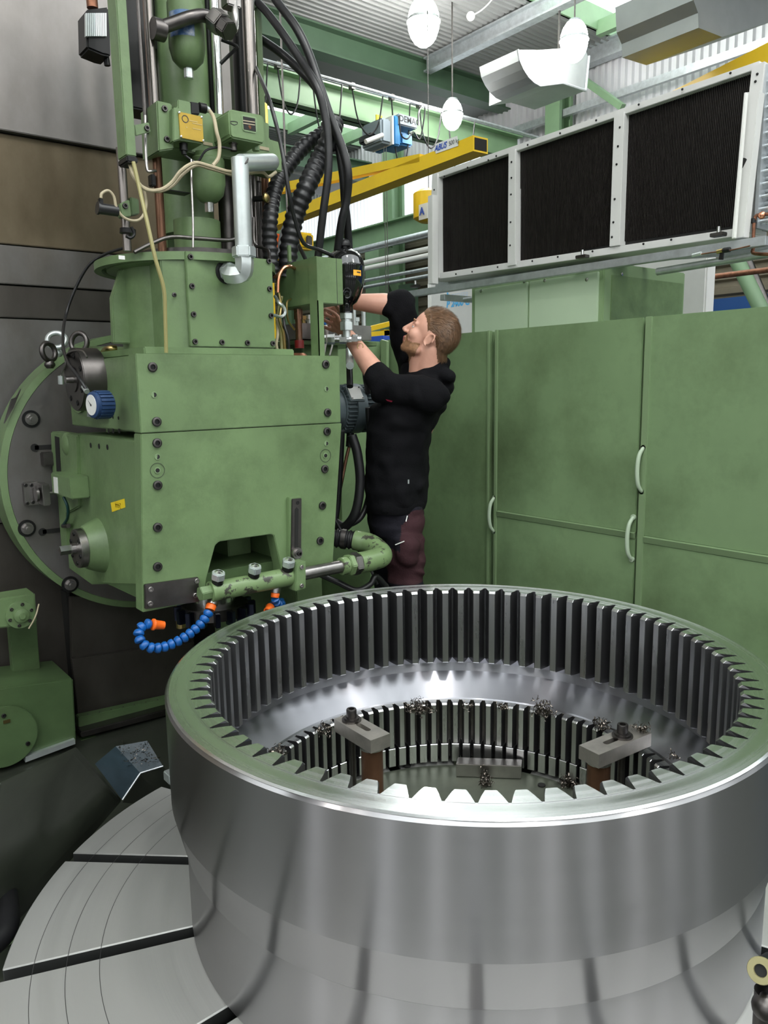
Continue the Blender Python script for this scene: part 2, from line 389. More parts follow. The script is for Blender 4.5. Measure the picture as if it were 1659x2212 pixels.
# roof: corrugated decks between bands of roof lights, bands run along X
SKY = [(-10.4, -6.6), (-3.2, .6), (4.4, 8.4), (12.0, 15.6), (18.6, 21.6)]
prev = HALL_Y0
for i, (a, b_) in enumerate(SKY + [(HALL_Y1, HALL_Y1)]):
    if a > prev + .1:
        if i in (2, 3, 4): corrug('ceiling', (HALL_X0, prev, 7.2), a - prev, 21.1, .115, .035, Y_, X_, -Z_, M['roofgrey'])
        struct(MB().box((HALL_X0, prev, 7.26), (12.2, a, 7.32)).obj('ceiling', M['roofgrey'], smooth=False))
    prev = b_
for i, (a, b_) in enumerate(SKY):
    w = struct(MB().box((HALL_X0, a, 7.55), (12.2, b_, 7.57)).obj('window_%d' % (i + 2), M['skyp'], smooth=False))
    for y in (a, b_):
        struct(MB().box((HALL_X0, y - .03, 7.2), (12.2, y + .03, 7.6)).obj('trim_%d' % (i + 1), M['green_steel'], smooth=False))
    if i in (2, 3, 4):
        x = -3.2
        while x < 12:
            struct(MB().box((x, a, 7.12), (x + .13, b_, 7.34)).obj('trim_%d' % (i + 11), M['green_steel'], smooth=False)); x += 1.45
        n = 2 if b_ - a < 3.5 else 3
        for q in range(1, n): 
            yy = a + (b_ - a) * q / n
            struct(MB().box((HALL_X0, yy - .03, 7.3), (12.2, yy + .03, 7.4)).obj('trim_%d' % (i + 21), M['green_steel'], smooth=False))
# inner grey fascia between deck and second roof-light band
struct(MB().box((HALL_X0, 11.15, 6.85), (12.2, 12.0, 6.9)).obj('ceiling', M['roofgrey'], smooth=False))
struct(MB().box((HALL_X0, 15.6, 6.3), (12.2, 16.9, 6.4)).obj('ceiling', M['roofgrey'], smooth=False))

def ibeam(name, p0, p1, h, w, t, mt, label=None, cat='beam', group=None):
    p0 = Vector(p0); p1 = Vector(p1); d = (p1 - p0); s = d.cross(Z_).normalized()
    P = [(-w / 2, 0), (w / 2, 0), (w / 2, t), (t / 2, t), (t / 2, h - t), (w / 2, h - t), (w / 2, h), (-w / 2, h), (-w / 2, h - t), (-t / 2, h - t), (-t / 2, t), (-w / 2, t)]
    o = MB().prism([p0 + s * a + Z_ * b for a, b in P], d).obj(name, mt, smooth=False)
    if label: tag(o, label, cat, group)
    else: struct(o)
    return o
# roof trusses / purlins
ibeam('roof_beam', (-9, 10.95, 6.75), (12, 10.95, 6.75), .42, .3, .03, M['green_steel_dk'], 'dark green roof beam at the edge of the corrugated deck', 'beam')
ibeam('roof_beam', (-9, 15.3, 6.35), (12, 15.3, 6.35), .4, .3, .03, M['green_steel_dk'], 'dark green roof beam seen below the crane bridge', 'beam')
ibeam('roof_beam', (9.7, -6, 6.9), (9.7, 10.75, 6.9), .24, .16, .03, M['galv'], 'grey steel beam crossing under the roof above the curved duct', 'beam')
ibeam('roof_beam', (11.75, -6, 6.9), (11.75, 12, 6.9), .3, .2, .03, M['galv'], 'grey steel beam along the top of the corrugated wall', 'beam')
tag(MB().box((11.55, -6, 6.15), (11.63, 10.4, 6.27)).obj('conduit_rail', M['galv'], smooth=False), 'thin grey rail running along the corrugated wall below the roof', 'rail')

def pbox(b, pa, pb, thick, **k):
    # box whose front face spans two photographed corners on a plane X= / Y=
    a = on(*pa, **k); c = on(*pb, **k)
    if 'X' in k: return b.box(a, (c.x + thick, c.y, c.z))
    return b.box(a, (c.x, c.y + thick, c.z))
# wall columns, runway, pipes
for i, yc in enumerate((18.75, 14.05, 9.4, 4.75)):
    o = MB().box((11.45, yc - .16, 0), (11.52, yc + .16, 6.9)).box((11.75, yc - .16, 0), (11.82, yc + .16, 6.9)).box((11.52, yc - .03, 0), (11.75, yc + .03, 6.9)).obj('wall_column', M['green_steel'], smooth=False)
    tag(o, ['far green steel column on the wall behind the black hoses', 'green steel column on the corrugated wall left of the condenser', 'green steel column rising behind the condenser near the duct', 'green steel column on the wall hidden low behind the condenser'][i], 'column')
zr = on(920, 458, X=11.2).z
rb = ibeam('crane_runway_beam', (11.2, -4, zr - .48), (11.2, 25, zr - .48), .48, .3, .03, M['green_steel'], 'long pale green crane runway beam along the wall', 'beam')
o = MB().prism([(11.17, 13.85, zr - .5), (11.17, 13.85, zr - 1.1), (11.43, 13.85, zr - 1.5), (11.43, 13.85, zr - .5)], (0, .4, 0)).obj('runway_bracket', M['green_steel'], smooth=False)
tag(o, 'green gusset bracket carrying the runway beam on the column', 'bracket')
tag(MB().box((10.9, 13.7, 0), (11.15, 14.2, zr - .5)).obj('support_post', M['green_steel'], smooth=False), 'wide green post standing under the runway beam', 'column')
tag(MB().box((10.7, 12.4, 0), (10.9, 12.8, 3.6)).obj('support_post', M['green_steel_dk'], smooth=False), 'darker green post right of the post under the runway beam', 'column')
for i, (pa, pb, r, mt, lab) in enumerate((((780, 567), (925, 540), .05, 'print', 'upper of two shiny white pipes along the wall'), ((780, 581), (925, 553), .05, 'print', 'lower of two shiny white pipes along the wall'),
        ((780, 608), (925, 580), .035, 'galv', 'upper dark grey pipe below the white pipes'), ((780, 622), (925, 595), .035, 'galv', 'lowest dark grey pipe below the white pipes'), ((700, 555), (925, 510), .07, 'galv', 'lagged grey pipe just under the runway beam'))):
    a = on(*pa, X=10.4); c = on(*pb, X=10.4); d = (c - a).normalized(); d.z = 0; a.z = c.z = (a.z + c.z) / 2
    o = MB().cyl(a - d * 1.5, c + d * 5, r, n=14).obj('wall_pipe', M[mt]); tag(o, lab, 'pipe')
# crane bridge
zb = on(560, 180, Y=10).z; zt = on(1200, 300, Y=10).z
bz1 = (zb + zt) / 2 + .02
cr = thing('overhead_crane', 'pale green overhead crane bridge spanning the hall under the roof lights', 'crane', (6, 10, bz1 - .3))
bb = MB(); s = .13
H = .42
for z0, w in ((bz1 - H, .3), (bz1 - .03, .3)): bb.box((-8.5, 10 - w / 2, z0), (11.2, 10 + w / 2, z0 + .03))
bb.box((-8.5, 9.98, bz1 - H), (11.2, 10.02, bz1))
bb.obj('bridge_girder', M['green_steel'], cr, smooth=False)
MB().box((10.9, 9.3, zr), (11.5, 10.9, zr + .22)).obj('end_carriage', M['green_steel'], cr, smooth=False)
for dy in (.0, .22):
    a = on(550, 128 + dy * 60, Y=9.5)
    b = MB().cyl((-4, 9.5 - dy, a.z), (11.4, 9.5 - dy, a.z), .022, n=8)
    b.obj('festoon_rail', M['galv'], cr)
# cable festoons
k = 0
fz = on(550, 128, Y=9.4).z
x = 3.9
fest = []
while x < 9.3:
    L = .75 + .25 * math.sin(x * 5); w = .24 + .06 * math.sin(x * 3)
    fest.append((x, w, L)); x += w * 2 + .10 + .1 * abs(math.sin(x * 9))
for x, w, L in fest:
    b = MB().tube([(x, 9.42, fz), (x + w * .35, 9.42, fz - L * .7), (x + w, 9.42, fz - L), (x + w * 1.65, 9.42, fz - L * .7), (x + w * 2, 9.42, fz)], .012, n=6, smooth=6)
    b.obj('festoon_cable', M['blk'], cr)
    MB().box((x - .03, 9.38, fz - .03), (x + .03, 9.46, fz + .05)).obj('cable_trolley', M['steel_dk'], cr, smooth=False)
# hoist
hc = on(860, 282, Y=9.55)
ho = thing('chain_hoist', 'blue and grey electric hoist trolley riding on the crane bridge', 'hoist', hc)
pbox(MB(), (824, 252), (847, 312), .5, Y=9.35).obj('gear_case', M['greyhoist'], ho, bevel=.03)
pbox(MB(), (847, 249), (851, 312), .5, Y=9.32).obj('white_strip', M['print'], ho, smooth=False)
pbox(MB(), (851, 248), (866, 316), .5, Y=9.33).obj('motor_housing', M['bluehoist'], ho, bevel=.02)
pbox(MB(), (866, 283), (893, 318), .45, Y=9.4).obj('drum_housing', M['bluehoist'], ho, bevel=.03)
e = pbox(MB(), (862, 244), (902, 279), .4, Y=9.3).obj('control_box', M['greyhoist'], ho, bevel=.015)
t = text('DEMAG', .12, on(885, 261, Y=9.3), X_, Z_, M['ink'], ho, bold=.003)
a = on(790, 306, Y=9.3); c = on(826, 292, Y=9.3); MB().cyl(a, c, .035, n=12).obj('shaft', M['print'], ho)
pbox(MB(), (800, 285), (826, 308), .3, Y=9.5).obj('chain_bucket', M['blkhole'], ho, bevel=.02)
for px_ in (829, 834): 
    a = on(px_, 316, Y=9.4); MB().cyl(a, (a.x, a.y, on(px_, 660, Y=9.4).z), .006, n=6).obj('chain', M['steel_dk'], ho)
b = MB().tube([on(862, 250, Y=9.25), on(866, 290, Y=9.25), on(880, 300, Y=9.25), on(893, 285, Y=9.25), on(907, 300, Y=9.25), on(917, 250, Y=9.25), on(916, 225, Y=9.3), on(905, 240, Y=9.25), on(903, 270, Y=9.25)], .012, n=6); b.obj('control_cable', M['blk'], ho)
pbox(MB(), (813, 247), (826, 262), .02, Y=9.8).obj('yellow_plate', M['yel_label'], ho, smooth=False)

# yellow jib crane: a horizontal box arm
def rayplane(x, y, p, n): r = ray(x, y); return CAM + r * ((Vector(p) - CAM).dot(n) / r.dot(n))
ZJ = 3.62
j1 = on(1022, 292, Z=ZJ); j0 = on(600, 462, Z=ZJ)
jd = (j0 - j1).normalized(); jn = jd.cross(Z_).normalized()
if jn.dot(HD) > 0: jn = -jn
jh = j1.z - rayplane(1022, 326, j1, jn).z
j0 = j1 + jd * ((j0 - j1).length + .5)
jib = thing('jib_crane', 'yellow wall jib crane arm with capacity plate, end towards the condenser', 'crane', j0 - Z_ * .3)
wj = .17
MB().prism([j1, j1 - Z_ * jh, j0 - Z_ * jh * 1.0, j0], -jn * wj).obj('arm', M['yellow'], jib, smooth=False)
MB().prism([j1 - jd * .004 - Z_ * .015 - jn * .015, j1 - jd * .004 - Z_ * (jh - .015) - jn * .015, j1 - jd * .004 - Z_ * (jh - .015) - jn * (wj - .015), j1 - jd * .004 - Z_ * .015 - jn * (wj - .015)], jd * .003).obj('open_end', M['hole'], jib, smooth=False)
p_ = [rayplane(x, y, j1, jn) for x, y in ((906, 332), (906, 350), (560, 425), (560, 405))]
MB().prism(p_, -jn * .1).obj('brace', M['yellow'], jib, smooth=False)
q0, q1, q2, q3 = [rayplane(x, y, j1 + jn * .004, jn) for x, y in ((940, 311), (988, 293), (990, 315), (941, 332))]
MB().add([q0, q3, q2, q1], [(0, 1, 2, 3)]).obj('capacity_plate', M['print'], jib, smooth=False)
xd = (q1 - q0).normalized(); c0 = (q0 + q1 + q2 + q3) / 4
hh = (q0 - q3).length
text('ABUS', hh * .82, c0 - xd * hh * .95 + jn * .003, xd, Z_, M['inkblue'], jib, bold=hh * .02, shear=.3)
text('500 kg', hh * .62, c0 + xd * hh * 1.25 + jn * .003, xd, Z_, M['ink'], jib)
pc = MB(); pc.cyl((j0.x, j0.y, 0), (j0.x, j0.y, 5.0), .16, n=20); pc.obj('mast', M['yellow'], jib)
# second yellow jib beyond the condenser (upper right)
jb = [on(x, y, Z=4.9) for x, y in ((1500, 187), (1659, 108))]
d2 = (jb[1] - jb[0]).normalized(); n2 = d2.cross(Z_)
jb[0] = jb[0] - d2 * 1.5; jb[1] = jb[1] + d2 * 2.5
tag(MB().prism([jb[0] - Z_ * .18, jb[1] - Z_ * .45, jb[1], jb[0]], n2 * .15).obj('wall_crane', M['yellow'], smooth=False), 'yellow tapering crane arm behind the top right corner of the condenser', 'crane')
# small yellow chain hoist half hidden by the condenser
h2 = thing('chain_hoist', 'small yellow hoist half hidden behind the left edge of the condenser', 'hoist', on(925, 458, X=6))
b = MB(); b.lathe([(.1, 0), (.17, .04), (.17, .3), (.1, .34)], on(926, 480, X=6), Z_, n=16); b.obj('housing', M['yellow'], h2)
a = on(917, 458, X=5.84); text('A', .11, a + Vector((-.04, 0, 0)), -Y_, Z_, M['inkblue'], h2, bold=.004)
MB().box(a + Vector((-.03, .06, -.08)), a + Vector((-.02, -.08, .08))).obj('label_plate', M['print'], h2, smooth=False)
MB().cyl(on(926, 440, X=6), (on(926, 436, X=6).x, on(926, 436, X=6).y, 7.2), .005, n=8).obj('hanger', M['steel_dk'], h2)
# orange lifting block left of the accumulator, far
ob = thing('lifting_block', 'orange crane hook block with yellow cheek behind the corrugated hoses', 'hook block', on(625, 530, Y=6.5))
pbox(MB(), (594, 503), (640, 552), .12, Y=6.5).obj('block', M['orange'], ob, bevel=.02)
pbox(MB(), (650, 500), (680, 540), .12, Y=6.5).obj('cheek', M['yellow'], ob, bevel=.02)
pbox(MB(), (662, 508), (676, 532), .02, Y=6.46).obj('motor_end', M['steel_dk'], ob, bevel=.01)
MB().tube([on(600, 560, Y=6.4), on(610, 500, Y=6.4), on(622, 490, Y=6.4), on(640, 520, Y=6.4), on(660, 560, Y=6.4)], .02, n=8).obj('cable_loop', M['blk'], ob)
a = on(622, 505, Y=6.55); MB().cyl(a, (a.x, a.y, 7.2), .01, n=8).obj('lifting_chain', M['steel_dk'], ob)
pbox(MB(), (596, 555), (606, 590), .05, Y=6.5).obj('lower_tab', M['yellow'], ob, smooth=False)
# yellow pallet rack bits and blue box low beyond the man
tag(MB().box((on(830, 705, Y=5.6).x, 5.6, 0), (on(830, 705, Y=5.6).x + .06, 5.65, on(830, 712, Y=5.6).z)).prism([on(x, y, Y=5.6) for x, y in ((800, 705), (800, 716), (860, 700), (860, 690))], (0, .05, 0)).obj('yellow_guard_rail', M['yellow'], smooth=False), 'upper yellow rail seen between the black hoses and the man', 'rail')
tag(MB().box((on(845, 705, Y=5.6).x, 5.6, 0), (on(845, 705, Y=5.6).x + .06, 5.65, on(845, 725, Y=5.6).z)).prism([on(x, y, Y=5.6) for x, y in ((795, 717), (795, 729), (860, 722), (860, 712))], (0, .03, 0)).obj('yellow_guard_rail', M['yellow'], smooth=False), 'lower yellow rail just above the blue box', 'rail')
tag(MB().box((on(826, 725, Y=5.2).x, 5.2, 0), (on(850, 725, Y=5.2).x, 5.5, on(838, 725, Y=5.2).z)).obj('blue_box', M['inkblue'], bevel=.005), 'small blue box beyond the green guard behind the man', 'box')

# lamps
def lamp(p, r, lab, vis=True):
    t = thing('high_bay_lamp', lab, 'lamp', p + Z_ * r * 1.2, 'high-bay lamps under the roof')
    MB().lathe([(.08, r * 1.4), (r * .5, r * 1.2), (r * 1.0, r * .1), (r * .97, r * .1), (r * .46, r * 1.15), (.07, r * 1.3)], p, n=24).obj('reflector', M['lampcan'], t)
    MB().ball(p + Z_ * r * .1, r * .93, sc=(1, 1, 1.45)).obj('diffuser', M['bulb'], t)
    MB().cyl(p + Z_ * r * 1.4, (p.x, p.y, 7.2), .012, n=6).obj('hanger', M['steel_dk'], t)
lamp(on(915, 52, Z=6.5), .24, 'large glowing high-bay lamp under the corrugated deck, left of the duct')
lamp(on(1240, 92, Y=7.1), .2, 'glowing high-bay lamp in front of the curved silver duct')
lamp(on(977, 250, Y=9.1), .17, 'glowing high-bay lamp beside the crane bridge')
for p, l_ in (((-1.5, 7.5, 6.5), 'left of the machine column'), ((4, -1.8, 6.5), 'right of the photographer'), ((-4, 2, 6.5), 'far left'), ((1.3, .5, 5.3), 'straight above the ring gear'), ((-.5, -3.5, 6.5), 'behind the photographer'),  # low lamp over the ring gear is invented, brightens the cabinet tops
              ((-4.5, -3, 6.5), 'behind and left of the photographer'), ((3.2, -6, 6.5), 'far behind the photographer'), ((-6.5, .2, 6.5), 'at the far left wall'), ((-1.5, -8, 6.5), 'at the rear wall')):
    lamp(Vector(p), .22, 'added high-bay lamp out of the picture, ' + l_)  # unseen lamps added to light the hall and streak the ring wall
# small white ceiling pendant with cable
cp = on(1017, 35, Z=6.7); t = thing('cable_weight', 'small white bulb-shaped weight on a thin cable under the deck', 'cable', cp)
MB().ball(cp, .06).obj('weight', M['print'], t); MB().tube([cp, on(1040, 22, Z=6.8), on(1062, 0, Z=6.95), on(1080, -30, Z=7.15)], .01, n=6).obj('cable', M['print'], t)

def duct(poly, Yf, far, lab, Yback=None):
    P = [on(x, y, Y=Yf) for x, y in poly]
    return P
t = thing('ventilation_duct', 'curved silver sheet-metal duct with square mouth under the roof', 'duct', on(1180, 120, Y=7.6))
PB = [on(x, y, Y=7.6) for x, y in ((1116, 108), (1120, 132), (1128, 150), (1139, 167), (1151, 179), (1164, 186), (1166, 108))]
MB().prism(PB, (0, .7, 0)).obj('curved_elbow', M['silver'], t, smooth=False)
P = [on(x, y, Y=7.6) for x, y in ((1166, 108), (1164, 186), (1212, 180), (1263, 197), (1270, 122), (1262, 100))]
MB().prism(P, (0, .95, 0)).obj('duct_body', M['silver'], t, smooth=False)
P = PB[:1] * 4 + [None, P[1], P[2], P[3], P[4], P[4]]
rim = MB()
for a, c in ((P[5], P[6]), (P[6], P[7]), (P[7], P[9])) + tuple(zip(PB[:5], PB[1:6])): rim.cyl(a + Vector((0, -.02, 0)), c + Vector((0, -.02, 0)), .018, n=6)
rim.obj('flange', M['galv'], t)
MB().cyl((P[8].x - .3, 7.9, P[9].z - .3), (P[8].x - .3, 7.9, 7.2), .02, n=6).obj('hanger', M['steel_dk'], t)
t = thing('ventilation_duct', 'grey-green sheet-metal duct in the top right corner of the picture', 'duct', on(1580, 20, Y=4.6))
P = [on(x, y, Y=4.6) for x, y in ((1496, -60), (1498, 0), (1508, 28), (1509, 60), (1560, 80), (1680, 42), (1720, -60))]
MB().prism(P, (0, .9, 0)).obj('duct_body', M['silver'], t, smooth=False)
MB().cyl((P[5].x - .3, 5.0, P[0].z), (P[5].x - .3, 5.0, 7.2), .02, n=6).obj('hanger', M['steel_dk'], t)
# brace struts on the wall
a, c = on(1165, 105, X=11.5), on(1345, 232, X=11.5)
tag(MB().cyl(a, c, .07, n=4).obj('wall_brace', M['green_steel'], smooth=False), 'green diagonal brace on the corrugated wall below the duct', 'brace')
a, c = on(1578, 535, X=8), on(1655, 690, X=8); d = (c - a)
tag(MB().cyl(a, c + d * .6, .075, n=14).obj('diagonal_strut', M['green_steel']), 'pale green round strut leaning beyond the right cabinet', 'strut')
a, c = on(1600, 530, X=9), on(1668, 690, X=9); d = (c - a)
tag(MB().cyl(a, c + d * .6, .055, n=14).obj('diagonal_strut', M['steel_dk']), 'grey-brown strut leaning beside the pale green one', 'strut')
a, c = on(1450, 608, X=6), on(1659, 583, X=6); a.z = c.z
tag(MB().cyl(a, c + (c - a), .022, n=12).obj('copper_pipe', M['copper_d']), 'long brown copper pipe running below the grey rails', 'pipe')

# ================================================================== WHITE UNIT, UPPER CABINET, CONDENSER, CABINET ROW
XW = 4.7
t = thing('chiller_unit', 'white panelled unit with pale blue lettering behind the man and the green cabinets', 'machine', (XW + .4, 4, 0))
a = on(925, 640, X=XW); c = on(1526, 600, X=XW); xe_ = on(1546, 600, Y=c.y).x; zt = on(1100, 590, X=XW).z
MB().box((XW, a.y, 0), (xe_, c.y, 2.42)).obj('casing', M['wht'], t, bevel=.01)
MB().box((XW - .006, a.y + .0, 0), (XW + .03, a.y - .04, 2.42)).obj('corner_post', M['print'], t, smooth=False)
for yy in (on(1300, 600, X=XW).y,): MB().box((XW - .003, yy - .004, 0), (XW, yy + .004, 2.4)).obj('panel_seam', M['ink'], t, smooth=False)
text('P 2400 G', .074, on(989, 655, X=XW), -Y_, Z_, M['inklblue'], t, bold=.004, shear=.15)
text('PFEIFER', .062, on(993, 639, X=XW), -Y_, Z_, M['inkfade'], t, shear=.15)
text('+', .09, on(967, 640, X=XW), -Y_, Z_, M['inklblue'], t, bold=.006)

XU = 3.4
zu = on(1160, 588, X=XU).z
u0 = on(1018, 650, X=XU).y; u1 = on(1305, 600, X=XU).y; xb = on(1480, 600, Y=u1).x
t = thing('upper_cabinet', 'pale green two-door steel cabinet below the grey rails', 'cabinet', (XU + .3, (u0 + u1) / 2, .0))
MB().box((XU, u1, 0), (xb, u0, zu)).obj('body', M['green_edge'], t, bevel=.006)
du = [(on(1027, 650, X=XU).y, on(1143, 620, X=XU).y), (on(1145, 620, X=XU).y, on(1296, 600, X=XU).y)]
for i, (ya, yb) in enumerate(du):
    d = MB().box((XU - .012, ya - .004, 1.2), (XU + .01, yb + .004, zu - .045)).obj('door', M['green_lt'], t, bevel=.003)
    for x, y in (((1040, 629), (1133, 608)), ((1177, 606), (1268, 604)))[i]:
        p = on(x, y, X=XU - .012); bolt(t, p, -X_, .011, .006, 'door_lock', M['steel_br'], 'dome')
MB().box((XU + .06, u1 - .004, 1.2), (xb - .02, u1 + .01, zu - .06)).obj('side_panel', M['green'], t, bevel=.002)
bolt(t, on(1343, 592, Y=u1 - .004), -Y_, .009, .006, 'door_lock', M['steel_br'], 'dome')

XC = 3.42
ct = thing('condenser', 'white framed condenser with three black finned coil bays above the cabinets', 'condenser', (XC + .2, 2.7, 2.1))
def cpt(x, y, X=XC): return on(x, y, X=X)
zt_ = (cpt(943, 380).z + cpt(1640, 137).z) / 2; zb_ = (cpt(945, 600).z + cpt(1598, 512).z) / 2
yl = cpt(943, 480).y; yr = cpt(1640, 330).y
# front rails follow the photographed lean of the frame, thickness real
def fquad(name, pts, th, mt, X=XC, par_=ct, bev=.002):
    return MB().prism([cpt(x, y, X) for x, y in pts], (th, 0, 0)).obj(name, mt, par_, bevel=bev)
fquad('coil_fins', ((944, 388), (1628, 145), (1592, 500), (946, 596)), .12, M['hole'], XC + .03)
top = fquad('top_rail', ((934, 376), (1641, 131), (1641, 147), (934, 388)), .2, M['wht'], XC - .01)
bot = fquad('bottom_rail', ((925, 593), (1610, 490), (1608, 508), (925, 606)), .2, M['wht'], XC - .01)
fquad('lower_skirt', ((940, 606), (1596, 508), (1590, 534), (940, 622)), .02, M['galv'], XC + .16)
for pts in (((933, 378), (945, 374), (947, 600), (925, 604)), ((1098, 326), (1113, 321), (1113, 572), (1096, 575)), ((1326, 248), (1348, 240), (1338, 530), (1316, 533)), ((1624, 142), (1652, 132), (1612, 500), (1584, 506))):
    fquad('post', pts, .14, M['wht'], XC - .02)
fquad('end_bracket', ((1607, 200), (1640, 196), (1606, 512), (1582, 516)), .05, M['wht'], XC - .09)
fquad('end_bracket', ((1607, 200), (1612, 199), (1586, 514), (1580, 516)), .02, M['print'], XC - .13)
fquad('end_bracket', ((924, 424), (934, 420), (934, 612), (924, 614)), .05, M['wht'], XC - .09)
# fins: thin vertical blades in three bays
rnd = random.Random(3)
M['fin'] = mat('black_oily_fins', (.016, .013, .012), .42, .3, var=.5, scale=30, stretch=(1, 20, 1), dirt=(.06, .055, .045), dirt_amt=.35, dscale=9)
fb = MB()
for (xa, ya, xb2, yb2, xc_, yc_, xd_, yd_) in ((948, 389, 1098, 335, 1096, 570, 948, 593), (1115, 330, 1326, 256, 1318, 528, 1114, 566), (1348, 248, 1622, 150, 1588, 487, 1338, 523)):
    tl, tr_, br, bl = [cpt(*q, XC + .022) for q in ((xa, ya), (xb2, yb2), (xc_, yc_), (xd_, yd_))]
    n = int((tl - tr_).length / .0085)
    for i in range(n):
        a = tl.lerp(tr_, (i + .5) / n); c = bl.lerp(br, (i + .5) / n); w = .0016
        fb.add([a + Y_ * w, a - Y_ * w, c - Y_ * w, c + Y_ * w, a + Y_ * w + X_ * .02, a - Y_ * w + X_ * .02, c - Y_ * w + X_ * .02, c + Y_ * w + X_ * .02], [(0, 1, 2, 3), (0, 4, 5, 1), (1, 5, 6, 2), (0, 3, 7, 4)])
o = fb.obj('fin', M['fin'], ct, smooth=False); o['kind'] = 'stuff'
# little screws on the frame
for x, y in ((960, 381), (1010, 362), (1055, 346), (1072, 337), (1140, 313), (1210, 288), (1288, 260), (1380, 226), (1474, 193), (1578, 158), (985, 592), (1020, 587), (1075, 577), (1150, 564), (1205, 555), (1280, 543), (1390, 527), (1450, 518), (1556, 500),
             (938, 410), (938, 470), (938, 540), (1105, 350), (1105, 384), (1104, 420), (1103, 480), (1102, 530), (1339, 275), (1335, 316), (1332, 355), (1328, 430), (1325, 480), (1322, 512), (1636, 160), (1632, 176), (1628, 230), (1622, 330), (1614, 420), (1604, 470)):
    bolt(ct, cpt(x, y, XC - .021), -X_, .0055, .004, 'screw', M['blkhole'], 'dome')
MB().cyl(cpt(1604, 352, XC - .095), cpt(1604, 352, XC - .08), .02, n=16).obj('knockout_hole', M['hole'], ct)
# U-bends at the right end: copper-grey tube loops
e0 = cpt(1655, 150, XC + .06); e1 = cpt(1640, 440, XC + .06)
ye = cpt(1640, 330).y - .045
ub = MB(); zz = zb_ + .03; i = 0
while zz < zt_ - .03:
    for k, xx in enumerate((XC + .02, XC + .075, XC + .13)):
        p = Vector((xx + (.027 if i % 2 else 0), ye, zz))
        ub.tube([p + Y_ * .05, p - Y_ * .0, p + Vector((.012, -.028, .006)), p + Vector((.03, -.028, .016)), p + Vector((.042, .0, .022)), p + Vector((.042, .05, .022))], .0075, n=8, smooth=3)
    zz += .0255; i += 1
o = ub.obj('return_bend', M['galv'], ct); o['kind'] = 'stuff'
MB().box((XC - .01, ye + .03, zb_), (XC + .19, ye + .045, zt_)).obj('end_plate', M['galv'], ct, smooth=False)
# rails carrying the condenser
za = on(1655, 518, X=XC - .1); zl = on(870, 637, X=XC - .1)
rz = (za.z + zl.z) / 2
def rail(name, X, pa, pb, h, w, lab, mt='galv', ext=(0, 0)):
    a = on(*pa, X=X); c = on(*pb, X=X); 
    P = [a + Z_ * h / 2, a - Z_ * h / 2, c - Z_ * h / 2, c + Z_ * h / 2]
    return tag(MB().prism(P, (w, 0, 0)).obj(name, M[mt], bevel=.002), lab, 'rail')
rail('strut_rail', XC - .1, (862, 638), (1654, 519), .038, .04, 'front galvanised steel rail running under the condenser')
rail('strut_rail', XC + .32, (1060, 577), (1800, 528), .04, .04, 'rear galvanised rail beyond the upper cabinet, under the condenser')
a = on(1480, 577, X=XC); 
tag(MB().cyl(on(1420, 587, X=XC + .1), on(1720, 538, X=XC + .1), .018, n=16).obj('grey_pipe', M['galv']), 'round grey pipe passing behind the top of the upper cabinet', 'pipe')
tag(MB().box((XC - .1, on(960, 630, X=XC - .1).y, on(960, 630, X=XC - .1).z - .05), (XC + .6, on(960, 630, X=XC - .1).y + .04, on(960, 630, X=XC - .1).z - .015)).obj('cross_rail', M['galv'], bevel=.002), 'grey cross rail just above the pale blue lettering', 'rail')
tag(MB().cyl(on(1003, 648, X=XC), on(1030, 645, X=XC), .016, n=14).obj('pipe_stub', M['galv']), 'short grey pipe stub in front of the pale blue lettering', 'pipe')
for x, y, lab in ((897, 617, 'small clamp on the left end of the front rail'), (1258, 553, 'small dark clamp on the middle of the front rail'), (1552, 505, 'small dark clamp under the right bay of the condenser')):
    p = on(x, y, X=XC - .08); t = thing('rail_clamp', lab, 'clamp', p)
    MB().box(p + Vector((-.02, -.03, -.012)), p + Vector((.02, .03, .004))).obj('plate', M['steel_dk'], t, bevel=.002)
    MB().cyl(p, p + Z_ * .03, .008, n=10).obj('stud', M['steel_br'], t)
# copper riser and valve at right
t = thing('copper_riser', 'aged copper pipe riser with elbow beside the condenser return bends', 'pipe', on(1628, 560, X=XC - .02))
MB().tube([on(1700, 462, X=XC - .03), on(1640, 464, X=XC - .03), on(1630, 476, X=XC - .03), on(1628, 500, X=XC - .03), on(1627, 535, X=XC - .03), on(1632, 548, X=XC - .03), on(1700, 549, X=XC - .03)], .0075, n=12, smooth=4).obj('pipe', M['copper_d'], t)
MB().ball(on(1646, 465, X=XC - .03), .016).obj('fitting', M['copper'], t)
MB().cyl(on(1628, 472, X=XC - .03), on(1628, 482, X=XC - .03), .011, n=14).obj('fitting', M['blkhole'], t)
t = thing('brass_valve', 'small brass valve with a black lever hanging below the front rail', 'valve', on(1555, 545, X=XC - .125))
MB().tube([on(1497, 552, X=XC - .125), on(1540, 545, X=XC - .125), on(1575, 541, X=XC - .125), on(1620, 531, X=XC - .125)], .003, n=8).obj('capillary_pipe', M['copper_d'], t)
MB().cyl(on(1549, 544, X=XC - .125), on(1561, 541, X=XC - .125), .009, n=12).obj('body', M['brass'], t)
MB().cyl(on(1563, 541, X=XC - .125), on(1577, 539, X=XC - .125), .011, n=12).obj('nut', M['blkhole'], t)
MB().prism([on(x, y, X=XC - .125) for x, y in ((1555, 546), (1562, 546), (1560, 561), (1552, 561))], (.01, 0, 0)).obj('lever', M['blkhole'], t)
MB().cyl(on(1496, 552, X=XC - .125), on(1515, 547, X=XC - .125), .008, n=12).obj('filter', M['zinc'], t)

